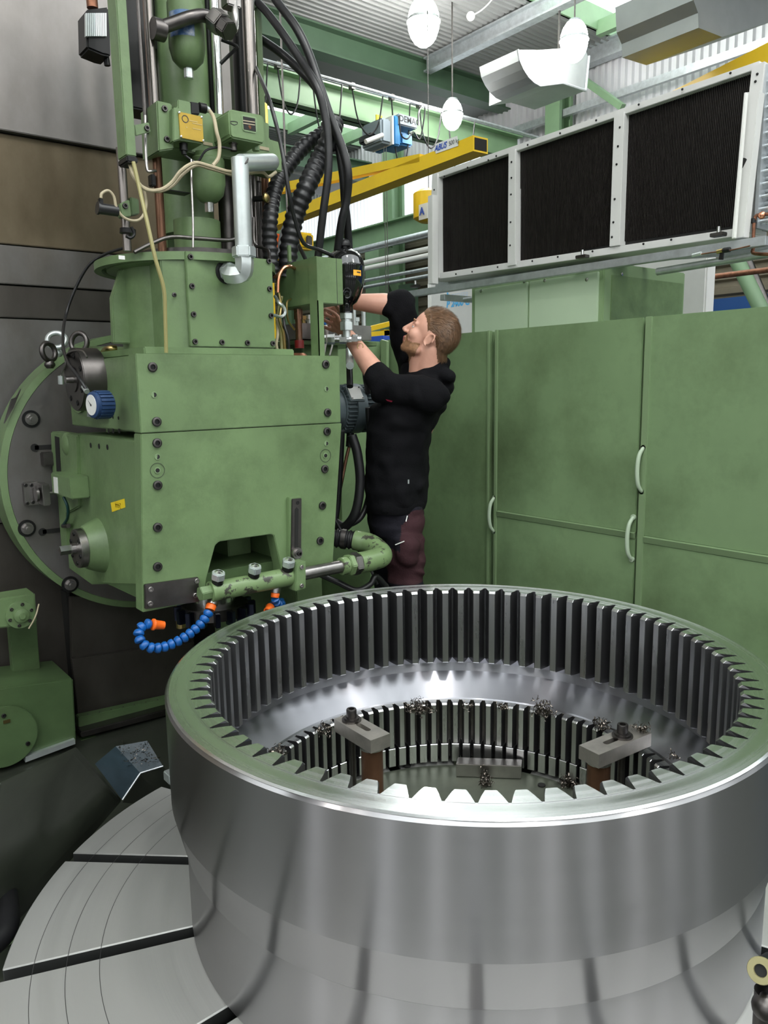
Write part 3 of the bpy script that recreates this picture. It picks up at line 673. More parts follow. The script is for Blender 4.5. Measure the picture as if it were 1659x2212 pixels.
# row of tall green cabinets
XK = 2.9; ZK = 1.808
edges = [on(830, 735, X=XK).y, on(1062, 712, X=XK).y, on(1068, 712, X=XK).y, on(1391, 687, X=XK).y, on(1396, 687, X=XK).y, on(1396, 687, X=XK).y - 1.0]
def cabinet(lab, ya, yb, trimx, seam, handles):
    # ya > yb ; door faces -X
    t = thing('tall_cabinet', lab, 'cabinet', (XK + .3, (ya + yb) / 2, 0))
    MB().box((XK + .02, yb, 0), (XK + .47, ya, ZK - .004)).obj('carcass', M['green_cab'], t, bevel=.004)
    g = .003
    if seam is None:
        MB().box((XK, yb + g, .05), (XK + .018, ya - g, ZK)).obj('door', M['green_cab'], t, bevel=.003)
    else:
        d = MB().box((XK, yb + g, seam + .014), (XK + .018, ya - g, ZK)).obj('door', M['green_cab'], t, bevel=.003)
        d = MB().box((XK, yb + g, .05), (XK + .018, ya - g, seam - .014)).obj('door', M['green_cab'], t, bevel=.003)
        MB().prism([(XK - .012, 0, seam + .012), (XK + .004, 0, seam + .016), (XK + .004, 0, seam - .018), (XK - .004, 0, seam - .014)], (0, ya - g - .03 - yb - g, 0)).obj('drip_rail', M['green_edge'], t, smooth=False).location.y = yb + g
    for y, w in trimx:
        MB().box((XK - .008, y - w / 2, .05), (XK + .002, y + w / 2, ZK + .001)).obj('edge_strip', M['green_edge'], t, bevel=.002)
    for (y, z0, z1) in handles:
        h = MB().tube([(XK, y, z1), (XK - .012, y, z1 - .006), (XK - .03, y + .004, z1 - .035), (XK - .036, y + .006, (z0 + z1) / 2), (XK - .03, y + .004, z0 + .035), (XK - .012, y, z0 + .006), (XK, y, z0)], lambda q: .0065 + .003 * math.sin(q * PI), n=12, smooth=5)
        h.cyl((XK - .008, y, z1), (XK + .002, y, z1), .012, n=14); h.cyl((XK - .008, y, z0), (XK + .002, y, z0), .012, n=14)
        h.obj('handle', M['green_lt'], t)
    return t
s1 = on(1075, 1109, X=XK).z; s2 = on(1398, 1166, X=XK).z
hA = on(1070, 1075, X=XK); hA2 = on(1070, 1148, X=XK); hB = on(1391, 967, X=XK); hB2 = on(1391, 1062, X=XK); hC = on(1377, 1118, X=XK); hC2 = on(1377, 1210, X=XK)
cabinet('tall green cabinet immediately behind the man, left of the first handle', edges[0] + .05, edges[1] + .004, [(edges[1] + .016, .014)], None, [])
cabinet('tall green middle cabinet with a drip rail and two pull handles', edges[2], edges[3], [(edges[2] - .018, .018)], s1, [(edges[2] - .012, hA2.z, hA.z), (edges[3] + .012, hC2.z, hC.z)])
cabinet('tall green cabinet at the right edge of the picture with one high handle', edges[4], edges[5], [(edges[4] - .016, .03)], s2, [(edges[4] - .014, hB2.z, hB.z)])

# ================================================================== GEAR RING ON THE ROTARY TABLE
CX, CY, ZR, ZT = 1.392, 1.403, .82, .2
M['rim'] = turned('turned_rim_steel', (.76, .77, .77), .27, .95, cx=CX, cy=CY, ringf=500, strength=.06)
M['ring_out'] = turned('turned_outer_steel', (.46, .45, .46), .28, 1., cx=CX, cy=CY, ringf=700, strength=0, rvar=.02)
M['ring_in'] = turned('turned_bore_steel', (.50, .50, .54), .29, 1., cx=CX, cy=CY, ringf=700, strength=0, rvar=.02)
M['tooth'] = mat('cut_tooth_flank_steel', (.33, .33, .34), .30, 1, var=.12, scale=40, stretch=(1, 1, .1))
M['tooth_dk'] = mat('shaded_tooth_gap_steel', (.16, .16, .17), .30, 1, var=.12, scale=40)  # dark copy of the tooth steel, shade of the gaps in its colour
RO_, RR, RTIP = .781, .722, .672
ring = thing('ring_gear', 'huge polished steel ring gear with internal teeth standing on the rotary table', 'gear', (CX, CY, ZT))
P0 = (CX, CY, 0)
NS = 192
MB().lathe([(RO_ - .022, ZR), (RO_ - .006, ZR - .004), (RO_, ZR - .012), (RO_, .53), (RO_ - .004, .522), (.757, .425), (.750, .415), (.750, ZT + .004), (.745, ZT)], P0, n=NS).obj('outer_wall', M['ring_out'], ring, angle=18)
# remove caps: lathe without closing keeps only the wall
def open_lathe(name, prof, mt, parent, n=NS, angle=30, p0=P0):
    b = MB(); b.lathe(prof, p0, n=n); b.f = [f for f in b.f if len(f) == 4]; return b.obj(name, mt, parent, angle=angle)
bpy.data.objects.remove([o for o in ring.children if o.name.startswith('outer_wall')][0])
open_lathe('outer_wall', [(RO_ - .012, ZR), (RO_ - .0105, ZR), (RO_, ZR - .010), (RO_, .55), (.754, .435), (.750, .43), (.750, ZT + .004), (.745, ZT)], M['ring_out'], ring, angle=7)
open_lathe('rim', [(RR, ZR - .0005), (RO_ - .010, ZR + .0003), (RO_ - .0045, ZR - .0025)], M['rim'], ring, angle=5)
open_lathe('bore', [(.628, .10 + ZT), (.628, .425), (.634, .437), (.66, .452), (RR + .012, .50), (RR + .016, .53), (RR + .004, .556), (RR, .56), (RR, ZR)][1:], M['ring_in'], ring, angle=25)
open_lathe('tooth_root', [(RR - .0005, .556), (RR - .0005, ZR - .001)], M['tooth_dk'], ring)
NT = 77
def tooth_mesh(name, n, rr, rt, z0, z1, wroot, wtip, ch, mat_side, mat_top, mat_tip, step=None):
    # a single internal tooth centred on +X side, pointing to the axis; chamfered top edge at its tip
    p = 2 * PI / n; v = []; f = []; mi = []
    a = [(rr + .002, wroot * p / 2), (rr - (rr - rt) * .5, (wroot * .5 + wtip * .5) * p / 2), (rt + .0015, wtip * p / 2 + .0015 / rt)]
    tip = (rt, wtip * p / 2)
    outl = [(r, w) for r, w in a] + [tip] + [(tip[0], -tip[1])] + [(r, -w) for r, w in a[::-1]]
    def ringpts(z, cutr=0.): return [((r if r > rr - .004 else r + cutr) * math.cos(w), (r if r > rr - .004 else r + cutr) * math.sin(w), z) for r, w in outl]
    k = len(outl)
    # top ring inset at the tip for the chamfer
    def ring_at(z, inset):
        out = []
        for r, w in outl:
            if r <= rt + .002: out.append(((r + inset) * math.cos(w), (r + inset) * math.sin(w) , z))
            else: out.append((r * math.cos(w), r * math.sin(w), z))
        return out
    zs = [(z0, ch * .6), (z0 + ch * .6, 0), (z1 - ch, 0), (z1, ch)]
    for z, i in zs: v += ring_at(z, i)
    for q in range(3):
        for i in range(k):
            j = (i + 1) % k; f.append((q * k + i, q * k + j, (q + 1) * k + j, (q + 1) * k + i)[::-1])
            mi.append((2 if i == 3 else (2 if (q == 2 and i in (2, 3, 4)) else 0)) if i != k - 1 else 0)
    f.append(tuple(range(3 * k, 4 * k))[::-1]); mi.append(1)
    f.append(tuple(range(k))); mi.append(0)
    me = bpy.data.meshes.new(name); me.from_pydata(v, [], f); me.validate()
    bm = bmesh.new(); bm.from_mesh(me); bmesh.ops.recalc_face_normals(bm, faces=bm.faces); bm.to_mesh(me); bm.free()
    for mm in (mat_side, mat_top, mat_tip): me.materials.append(mm)
    for pl, q in zip(me.polygons, mi): pl.material_index = q
    return me
M['tip'] = mat('lit_tooth_tip_steel', (.66, .66, .66), .28, 1, var=.1, scale=40, stretch=(1, 1, .1))  # light copy of the tooth steel, lit tips put into the colour
M['flank'] = mat('shaded_tooth_flank_steel', (.17, .17, .175), .3, .9, var=.12, scale=40, stretch=(1, 1, .1))  # dark copy of the tooth steel, shade between teeth put into the colour
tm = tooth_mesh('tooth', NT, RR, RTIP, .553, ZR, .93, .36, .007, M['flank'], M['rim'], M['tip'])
def put_teeth(me, n, parent, z=0, ph=0., name='tooth'):
    for i in range(n):
        o = bpy.data.objects.new(name, me); COL.objects.link(o)
        o.location = (CX, CY, z); o.rotation_euler = (0, 0, 2 * PI * i / n + ph); o.parent = parent
        o.matrix_parent_inverse = Matrix.Translation(parent.location).inverted()
put_teeth(tm, NT, ring)
# lower gear ring inside
low = thing('inner_ring_gear', 'smaller toothed steel ring seated inside the large ring gear', 'gear', (CX, CY, ZT))
R2, T2 = .622, .585
open_lathe('body', [(.742, ZT + .001), (.742, ZT + .02), (.626, ZT + .02), (.626, .424), (.6235, .4355), (R2, .434), (R2, ZT + .02)], M['steel_dk'], low)
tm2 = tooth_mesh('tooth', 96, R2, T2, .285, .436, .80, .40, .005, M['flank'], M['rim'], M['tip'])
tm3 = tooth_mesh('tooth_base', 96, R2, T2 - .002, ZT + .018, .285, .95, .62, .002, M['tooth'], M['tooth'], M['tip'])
put_teeth(tm2, 96, low); put_teeth(tm3, 96, low, name='tooth_base')

# table
tab = thing('rotary_table', 'round grey machine table with wide radial slots under the ring gear', 'table', (CX, CY, 0))
M['table'] = turned('turned_table_steel', (.42, .42, .40), .5, .0, cx=CX, cy=CY, ringf=90, strength=.5, rvar=.1, metal=.45)
M['slotshade'] = mat('shaded_slot_wall_steel', (.05, .052, .05), .4, .5)  # near-black walls paint the shade inside the table slots
TX, TY, TRAD = 1.21, 1.43, 1.01
slot_pts = []
for (x0, y0), (x1, y1) in (((160, 1851), (413, 1871)), ((5, 2105), (425, 2040))):
    a = on(x0, y0, Z=ZT); slot_pts.append(math.atan2(a.y - CY, a.x - CX))
sa0 = slot_pts[0]; sstep = slot_pts[1] - slot_pts[0]
if sstep < 0: sstep += 2 * PI
nslot = max(6, round(2 * PI / sstep)); sstep = 2 * PI / nslot
for i in range(nslot):
    a0 = sa0 + i * sstep; hw = .019
    # one wedge segment between slots i and i+1
    pts = []
    def edge(ang, side, r): # point at radius r on line parallel to slot direction offset by hw
        e = Vector((math.cos(ang), math.sin(ang), 0)); s_ = Vector((-math.sin(ang), math.cos(ang), 0)) * side * hw
        o_ = Vector((CX, CY, 0)) + s_
        if r < .5: return o_ + e * r
        q_ = o_ - Vector((TX, TY, 0)); b2 = q_.dot(e); return o_ + e * (-b2 + math.sqrt(b2 * b2 - q_.dot(q_) + r * r))
    out = [edge(a0, 1, TRAD)]
    m_ = 14
    pe = edge(a0 + sstep, -1, TRAD); g0 = math.atan2(out[0].y - TY, out[0].x - TX); g1 = math.atan2(pe.y - TY, pe.x - TX)
    if g1 < g0: g1 += 2 * PI
    for q in range(1, m_): t_ = g0 + (g1 - g0) * q / m_; out.append(Vector((TX + TRAD * math.cos(t_), TY + TRAD * math.sin(t_), 0)))
    out.append(pe)
    inn = [edge(a0 + sstep, -1, .12)] + [edge(a0, 1, .12)]
    poly = [p + Z_ * (ZT - .09) for p in out + inn]
    o = MB().prism(poly, (0, 0, .09)).obj('table_segment', M['table'], tab, bevel=.003, seg=1)
    o.data.materials.append(M['slotshade'])
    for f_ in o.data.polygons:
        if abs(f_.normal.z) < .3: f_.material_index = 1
MB().cyl((TX, TY, .02), (TX, TY, ZT - .09), TRAD - .01, n=96).obj('table_body', M['steel_dk'], tab)
for rg in (.94, .865, .79):  # scribed circles
    b = MB(); b.lathe([(rg - .0007, ZT + .0003), (rg + .0007, ZT + .0003)], (TX, TY, 0), n=128, a0=PI * .55, a1=PI * 1.62); b.f = [f for f in b.f if len(f) == 4]; b.obj('scribed_circle', M['ink'], tab)
MB().cyl((CX, CY, ZT - .01), (CX, CY, ZT + .006), .58, n=96).obj('centre_plate', mat('oily_floor_plate', (.13, .145, .11), .35, .6, var=.25, scale=6), tab)
# block, plate inside the ring
p = on(1055, 1655, Z=.25)
d_ = Vector((.62, -.78, 0)).normalized(); e_ = Vector((.78, .62, 0)).normalized()
a_ = on(985, 1650, Z=.255); b_ = on(1126, 1655, Z=.255); d_ = (b_ - a_).normalized()
tag(MB().prism([a_, b_, b_ - Z_ * .047, a_ - Z_ * .047], e_ * .05).obj('steel_block', M['steel'], bevel=.002), 'long rectangular steel block on the table inside the inner ring gear', 'block')
for i, (x, y) in enumerate(((1170, 1697), (880, 1655))):
    p = on(x, y, Z=ZT + .006); tag(MB().cyl(p, p + Z_ * .004, .013, n=16).obj('table_plug', M['hole']), ['small dark plug in the table in front of the right clamp', 'dark oval pocket in the table behind the left clamp post'][i], 'plug')

# clamps
def clamp(lab, near, far, postpx, boltpx):
    # near/far: pixel centres of bar ends on the bar's top plane
    zt = .5
    a = on(*near, Z=zt); c = on(*far, Z=zt); d = (c - a).normalized(); s = d.cross(Z_).normalized(); w = .037; h = .042
    t = thing('clamp', lab, 'clamp', a - Z_ * .3)
    L = (c - a).length
    # slotted bar: two halves around the slot
    sl0, sl1, sw = L * .28, L * .62, .0095
    b = MB()
    def bx(u0, u1, v0, v1): b.prism([a + d * u0 + s * v0, a + d * u1 + s * v0, a + d * u1 + s * v1, a + d * u0 + s * v1], (0, 0, -h))
    outer = [(0, -w), (L, -w), (L, w), (0, w)]
    bm = bmesh.new()
    inner = [(sl0 + sw * (1 - math.cos(q)) if True else 0, 0) for q in ()]
    slot = [(sl0 + sw - sw * math.cos(q), sw * math.sin(q)) for q in [PI * k / 6 - PI / 2 for k in range(7)]]
    slot = [(sl0 + sw - sw * math.sin(PI * k / 6), sw * math.cos(PI * k / 6)) for k in range(7)] + [(sl1 - sw + sw * math.sin(PI * k / 6), -sw * math.cos(PI * k / 6)) for k in range(7)]
    # bridge outline to slot ring in quads/polys: split the plate in 4 regions
    up = [(0, w)] + [(L, w)] + [(L, 0), (sl1, 0)] + [q for q in slot[7:][::-1] if q[1] > 0][:0] 
    S = slot  # 0..6 left arc from +sw to -sw, 7..13 right arc from -sw to +sw
    upper = [(0, w), (0, 0), S[3], S[2], S[1], S[0], S[13], S[12], S[11], S[10], (L, 0), (L, w)]
    lower = [(0, 0), (0, -w), (L, -w), (L, 0), S[10], S[9], S[8], S[7], S[6], S[5], S[4], S[3]]
    for poly in (upper, lower): b.prism([a + d * u + s * v for u, v in poly], (0, 0, -h))
    b.obj('clamp_bar', mat('clamp_bar_steel', (.46, .43, .39), .42, .85, var=.2, scale=14), t, bevel=.0, smooth=False)
    pp = a + d * .045 - Z_ * h
    MB().cyl(pp, pp - Z_ * .01, .036, n=28).obj('post_cap', M['steel_br'], t)
    MB().cyl(pp - Z_ * .01, Vector((pp.x, pp.y, ZT)), .034, n=28).obj('post', M['brownrod'], t)
    bp = on(*boltpx, Z=zt)
    u = max(sl0, min(sl1 + .06, (bp - a).dot(d))); bp = a + d * u; bp.z = zt
    MB().cyl(bp, bp + Z_ * .006, .031, n=24).cyl(bp + Z_ * .006, bp + Z_ * .012, .024, n=24).obj('washer', M['steel_dk'], t)
    MB().lathe([(.0165, .012), (.0165, .036), (.015, .039), (.009, .039), (.008, .02), (1e-7, .02)], bp, n=24).obj('clamp_bolt', M['steel_dk'], t)
    MB().cyl(bp - Z_ * .0, Vector((bp.x, bp.y, ZT)), .011, n=14).obj('stud', M['steel_dk'], t)
    return t
clamp('left slotted clamp bar on a brown post inside the gear', (822, 1592), (742, 1546), (822, 1640), (760, 1556))
clamp('right slotted clamp bar on a brown post inside the gear', (1272, 1620), (1385, 1574), (1270, 1660), (1343, 1590))

# piles of steel turnings
def chips(px_, py_, z, r, lab, n=60, h=.03, X=None):
    c = on(px_, py_, Z=z); rr = random.Random(int(px_ * 7 + py_)); b = MB()
    for i in range(n):
        p = c + Vector((rr.gauss(0, r * .5), rr.gauss(0, r * .5), abs(rr.gauss(0, h * .5)) + .003)); ax = Vector((rr.uniform(-1, 1), rr.uniform(-1, 1), rr.uniform(-.5, 1))).normalized()
        u = ax.orthogonal().normalized(); w = ax.cross(u); cr = rr.uniform(.003, .009); L = rr.uniform(.006, .02); pts = []
        for k in range(7):
            t_ = k * .9; pts.append(p + (u * math.cos(t_) + w * math.sin(t_)) * cr + ax * L * k / 6)
        tw = ax * rr.uniform(.002, .004)
        o = len(b.v)
        for q in pts: b.v += [q, q + tw]
        for k in range(6): b.f.append((o + 2 * k, o + 2 * k + 2, o + 2 * k + 3, o + 2 * k + 1))
    o = b.obj('steel_turnings', M['chip'], smooth=False); tag(o, lab, 'metal chips', None, 'stuff')
zl_ = .437
chips(905, 1540, zl_, .035, 'heap of steel turnings on the inner gear edge right of the left clamp', 150, .035)
chips(1173, 1548, zl_, .028, 'round tuft of steel turnings on the inner gear edge left of the right clamp', 110, .045)
chips(1085, 1534, zl_, .012, 'tiny tuft of turnings on the inner gear edge at its farthest point', 30, .02)
chips(1012, 1532, zl_, .012, 'tiny tuft of turnings on the inner gear edge above the steel block', 22, .015)
chips(1300, 1575, zl_, .025, 'small tuft of turnings touching the right clamp bar', 60, .025)
chips(1385, 1580, zl_ + .06, .018, 'bright turnings lying at the far end of the right clamp bar', 40, .015)
chips(700, 1580, zl_, .03, 'strand of turnings on the inner gear edge left of the left clamp', 50, .012)
chips(1460, 1640, zl_, .028, 'turnings on the inner gear edge at its far right', 50, .012)
chips(605, 1630, zl_, .022, 'turnings on the inner gear edge at its far left', 40, .012)
chips(1048, 1700, ZT, .02, 'small heap of turnings on the table in the middle of the gear', 90, .05)
chips(1228, 1700, ZT, .028, 'black heap of turnings at the foot of the right clamp post', 130, .04)

# bed around the table: dark guards, chip box
tag(MB().box((-.4, -.6, .0), (2.9, 2.6, .02)).obj('drip_tray', M['grout'], smooth=False), 'dark oily tray floor beneath the rotary table', 'tray')

# ================================================================== MACHINE COLUMN (left background)
YC = 3.62
col = thing('machine_column', 'tall oily grey sheet-covered machine column filling the left background', 'machine', (.6, YC + .5, 0))
xr = on(508, 200, Y=YC).x
def zc(y, x=100): return on(x, y, Y=YC).z
bands = [(zc(303), 5.2, 'colgrey', -.03), (zc(536), zc(303), 'colbrown', 0), (zc(620), zc(536), 'colmid', -.004), (zc(690), zc(620), 'coldark', .004), (zc(1120), zc(690), 'colmid', .0), (.0, zc(1120), 'coldark', .01)]
for z0, z1, mt, dy in bands:
    MB().box((-1.6, YC + dy, z0 + .003), (xr, YC + .06, z1 - .003)).obj('way_cover', M[mt], col, bevel=.003)
MB().box((-1.6, YC + .06, 0), (xr + .0, YC + 1.4, 5.2)).obj('column_body', M['green_dk'], col, smooth=False)
MB().prism([on(x, y, Y=YC - .03) for x, y in ((506, -200), (548, -200), (556, 560), (520, 560))], (0, .6, 0)).obj('column_edge', M['green_dk'], col, smooth=False)
# swivel disc
DX, DZ, DR, DY = 1.345, 1.165, .63, 3.42
sw = thing('swivel_plate', 'big round steel swivel plate with green rim behind the milling head', 'machine part', (DX, DY + .1, DZ))
MB().lathe([(DR - .03, 0), (DR - .028, -.004), (DR, -.0), (DR, .15)], (DX, DY, DZ), Y_, n=96).obj('rim', M['green'], sw)
MB().cyl((DX, DY - .002, DZ), (DX, DY + .1, DZ), DR - .03, n=96).obj('face', M['colmid'], sw)
for x, y in ((67, 905), (58, 1141), (151, 1262)):
    p = on(x, y, Y=DY - .003); t0 = MB(); t0.cyl(p, p + Y_ * -.004, .036, n=28); t0.obj('bolt_recess', M['blkhole'], sw)
    bolt(sw, p - Y_ * .004, -Y_, .019, .022, 'hex_bolt', M['steel'], 'hex')
for x, y, x2 in ((75, 967, 112), (92, 1149, 130)):
    p = on(x, y, Y=DY - .004); q = on(x2, y, Y=DY - .004)
    b = MB().cyl(p, p - Y_ * .002, .0165, n=20); b.box((p.x, p.y - .002, p.z - .009), (q.x + .05, p.y, p.z + .009)); b.obj('key_slot', M['hole'], sw)
pt = on(102, 990, Y=DY); MB().box((pt.x - .028, DY - .05, pt.z - .028), (pt.x + .03, DY, pt.z + .028)).obj('stop_block', M['steel_dk'], sw, bevel=.004)
pt = on(65, 1065, Y=DY); MB().box((pt.x - .03, DY - .03, pt.z - .048), (pt.x + .03, DY, pt.z + .048)).obj('indicator_block', M['steel'], sw, bevel=.004)
pt2 = on(88, 1065, Y=DY - .03); MB().box((pt2.x - .014, DY - .11, pt2.z - .045), (pt2.x + .016, DY - .03, pt2.z + .045)).obj('indicator_arm', M['steel'], sw, bevel=.004)
MB().cyl(pt2 - Y_ * .03, pt2 + X_ * .16 - Y_ * .03, .008, n=12).obj('indicator_rod', M['steel'], sw)
b = MB().cyl(pt2 + Vector((-.03, -.035, 0)), pt2 + Vector((-.02, -.035, 0)), .03, n=24); b.obj('indicator_dial', M['steel'], sw)
for dx, dz in ((-.022, .038), (-.022, -.038), (.0, .036), (0, -.036)): bolt(sw, pt + Vector((dx, -.03, dz)), -Y_, .008, .004, 'screw')
# swivel scale plate at top edge
MB().prism([on(x, y, Y=DY - .02) for x, y in ((10, 915), (26, 862), (36, 858), (46, 840), (30, 880))], (0, .02, 0)).obj('pointer', M['steel_dk'], sw)
# eye bolts on the head
def eye(p, ax, R, r, mt, lab):
    t = thing('eye_bolt', lab, 'eye bolt', p); b = MB().torus(p, ax, R, r, 28, 10); b.obj('ring', mt, t)
    MB().lathe([(.012, -.03), (.02, -.02), (.02, -.012), (.012, 0)], p - Z_ * R, Z_, n=14).obj('shank', mt, t)
eye(on(105, 760, Y=3.1), (.5, -.9, .1), .032, .010, M['steel_dk'], 'dark steel eye bolt, leftmost of three by the steel flange')
eye(on(122, 735, Y=3.2), (-.35, -.8, .5), .034, .010, M['zinc'], 'shiny zinc eye bolt between the two dark ones')
eye(on(171, 740, Y=3.05), (-.75, -.5, .1), .036, .010, M['steel_dk'], 'dark steel eye bolt, rightmost, nearest the green housing')

# lower left green gear, bed and guards
t = thing('green_bed_block', 'green cast machine bed block with round cover at the lower left', 'machine part', on(60, 1640, Y=3.15))
P = [on(x, y, Y=3.3) for x, y in ((-250, 1520), (158, 1466), (165, 1605), (-250, 1720))]
MB().prism(P, (0, .3, 0)).obj('casting', M['green_dk'], t, bevel=.006)
pc_ = on(8, 1590, Y=3.29); MB().cyl(pc_, pc_ - Y_ * .02, .128, n=48).obj('round_cover', M['green_dk'], t, bevel=.003)
for x, y in ((8, 1546), (60, 1606)): bolt(t, on(x, y, Y=3.268), -Y_, .009, .004, 'screw')
MB().prism([on(x, y, Y=3.28) for x, y in ((55, 1635), (162, 1597), (163, 1607), (55, 1647))], (0, .03, 0)).obj('edge_strip', M['zinc'], t, smooth=False)
q = on(14, 1558, Y=3.268); MB().box((q.x - .012, q.y - .002, q.z - .008), (q.x + .014, q.y, q.z + .006)).obj('small_plate', M['brass'], t)
t = thing('green_upright_strip', 'narrow green vertical cover strip below the small green gear housing', 'cover', on(60, 1480, Y=3.5))
MB().prism([on(x, y, Y=3.5) for x, y in ((18, 1330), (78, 1330), (90, 1490), (32, 1500))], (0, .05, 0)).obj('strip', M['green_dk'], t, bevel=.003)
t = thing('small_gear_housing', 'small square green housing with bolted round flange at the left edge', 'machine part', on(40, 1350, Y=3.3))
MB().prism([on(x, y, Y=3.3) for x, y in ((-40, 1300), (76, 1281), (80, 1345), (8, 1357), (-40, 1360))], (0, .12, 0)).obj('housing', M['green'], t, bevel=.006)
pf = on(43, 1327, Y=3.3); MB().lathe([(.056, 0), (.056, -.012), (.03, -.014), (.028, -.03), (.012, -.034), (.011, -.045), (1e-7, -.045)], pf, Y_, n=32).obj('flange', M['green'], t)
for k in range(6): a = k * PI / 3 + .3; bolt(t, pf + Vector((math.cos(a) * .044, -.012, math.sin(a) * .044)), -Y_, .007, .005, 'screw', M['steel_dk'])
MB().tube([on(84, 1305, Y=3.25), on(78, 1328, Y=3.22), on(70, 1345, Y=3.22), on(62, 1358, Y=3.22)], .003, n=6).obj('wire', M['cream'], t)
# dark guard panels and green rails between head and ring
t = thing('bed_guard', 'dark oily guard panels above the green bed rail, behind the blue coolant hose', 'guard', on(260, 1560, Y=3.5))
MB().prism([on(x, y, Y=3.5) for x, y in ((152, 1290), (420, 1290), (420, 1390), (156, 1428))], (0, .03, 0)).obj('guard_panel', M['coldark'], t, bevel=.003)
MB().prism([on(x, y, Y=3.47) for x, y in ((156, 1424), (420, 1386), (420, 1500), (170, 1552))], (0, .03, 0)).obj('guard_panel', M['coldark'], t, bevel=.003)
MB().prism([on(x, y, Y=3.40) for x, y in ((170, 1550), (420, 1495), (420, 1512), (172, 1585))], (0, .05, 0)).obj('bed_rail', M['green_dk'], t, bevel=.004)
MB().prism([on(x, y, Y=3.34) for x, y in ((174, 1582), (420, 1516), (420, 1530), (176, 1594))], (0, .08, 0)).obj('guide_rail', M['steel_dk'], t, bevel=.004)
MB().prism([on(x, y, Y=3.36) for x, y in ((174, 1600), (420, 1538), (420, 1560), (174, 1618))], (0, .06, 0)).obj('bed_rail', M['green_dk'], t, bevel=.004)
for x in (190, 215, 240, 266, 290, 315, 340): bolt(t, on(x, 1547 - (x - 170) * .21, Y=3.398), -Y_, .003, .002, 'screw', M['steel_br'], 'dome')
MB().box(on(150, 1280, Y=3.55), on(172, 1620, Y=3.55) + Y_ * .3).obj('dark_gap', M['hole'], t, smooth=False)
# sloping dark guard and blue-black chute
def sheet(name, pts, th, mt, lab, cat='guard', bev=.003):
    o = MB().prism(pts, th).obj(name, mt, bevel=bev); return tag(o, lab, cat)
sheet('sloping_guard', [on(0, 1690, Z=.55), on(165, 1612, Z=.55), on(262, 1725, Z=.14), on(60, 1960, Z=.03), on(-60, 2080, Z=.03), on(-200, 1900, Z=.2)], (0, 0, -.01), M['grout'], 'dark green-brown sloping sheet guard left of the rotary table')
t = thing('chip_chute', 'blue-black sheet metal chute full of chips left of the gear ring', 'chute', on(300, 1700, Z=.1))
v = [on(205, 1650, Z=.30), on(250, 1612, Z=.30), on(303, 1670, Z=.22), on(264, 1728, Z=.16)]
MB().add(v, [(0, 1, 2, 3)]).obj('side_sheet', M['bluebox'], t, smooth=False)
v = [on(250, 1612, Z=.30), on(318, 1600, Z=.30), on(352, 1655, Z=.22), on(303, 1670, Z=.22)]
MB().add(v, [(0, 1, 2, 3)]).obj('top_sheet', M['bluebox'], t, smooth=False)
v = [on(303, 1670, Z=.22), on(352, 1655, Z=.22), on(382, 1690, Z=.02), on(380, 1740, Z=.02), on(264, 1728, Z=.05)]
MB().prism(v, (0, 0, -.01)).obj('front_sheet', M['grout'], t, smooth=False)
MB().cyl(on(303, 1670, Z=.223), on(264, 1728, Z=.163), .003, n=6).cyl(on(303, 1670, Z=.223), on(352, 1655, Z=.223), .003, n=6).obj('edge_trim', M['galv'], t)
rr = random.Random(5); b = MB()
for i in range(260):
    p = on(rr.uniform(252, 322), rr.uniform(1600, 1622), Z=.303) + (v[1] - on(318, 1600, Z=.30)) * rr.uniform(0, .7); s_ = rr.uniform(.002, .006)
    b.add([p + Vector((rr.uniform(-s_, s_), rr.uniform(-s_, s_), rr.uniform(0, s_))) for _ in range(4)], [(0, 1, 2), (0, 2, 3), (0, 3, 1), (1, 3, 2)])
o = b.obj('chip_layer', M['chip'], t, smooth=False); o['kind'] = 'stuff'
t = thing('table_stop', 'small bright steel block beside the gear ring at the table edge', 'block', on(372, 1690, Z=.2))
MB().box(on(366, 1697, Z=.2), on(366, 1697, Z=.2) + Vector((.05, .05, .035))).obj('block', M['zinc'], t, bevel=.003)
t = thing('black_drain_hose', 'black ribbed drain hose at the left edge below the guard', 'hose', on(5, 1950, Z=.1))
MB().tube([on(-30, 1850, Z=.14), on(2, 1890, Z=.14), on(15, 1950, Z=.14), on(12, 2010, Z=.14), on(-40, 2060, Z=.14)], .03, n=16, smooth=10).obj('hose', M['blk'], t)
MB().cyl(on(-3, 1896, Z=.17), on(12, 1890, Z=.17), .014, n=12).obj('hose_clip', M['zinc'], t)
tag(MB().cyl(on(10, 2020, Z=.02), on(10, 2020, Z=.05), .03, n=20).obj('casting_corner', M['green']), 'green casting foot peeping out left of the table edge', 'foot')
# bottom right coolant nozzle
t = thing('coolant_nozzle', 'coolant pipe end with pale yellow ring at the lower right edge', 'nozzle', on(1645, 2110, d=1.0))
pn = on(1643, 2097, d=.98); vd = (CAM - pn).normalized(); vd = (vd - X_ * .5 + Z_ * .1).normalized()
MB().lathe([(.0095, -.012), (.0175, -.012), (.0185, 0), (.0175, .003), (.009, .003), (.008, -.006)], pn, vd, n=24, close=False).obj('washer', mat('pale_nylon', (.30, .27, .13), .35), t)
MB().cyl(pn - vd * .012, pn - vd * .002, .0088, n=18).obj('bore', M['hole'], t)
MB().cyl(pn - vd * .11, pn - vd * .012, .016, n=18).obj('pipe', M['blkhole'], t)
MB().cyl(on(1655, 2140, d=.98), on(1650, 2230, d=.98), .016, n=18).obj('stem', M['steel_dk'], t)
MB().ball(on(1655, 2175, d=.97), .02).obj('joint', M['steel_dk'], t)
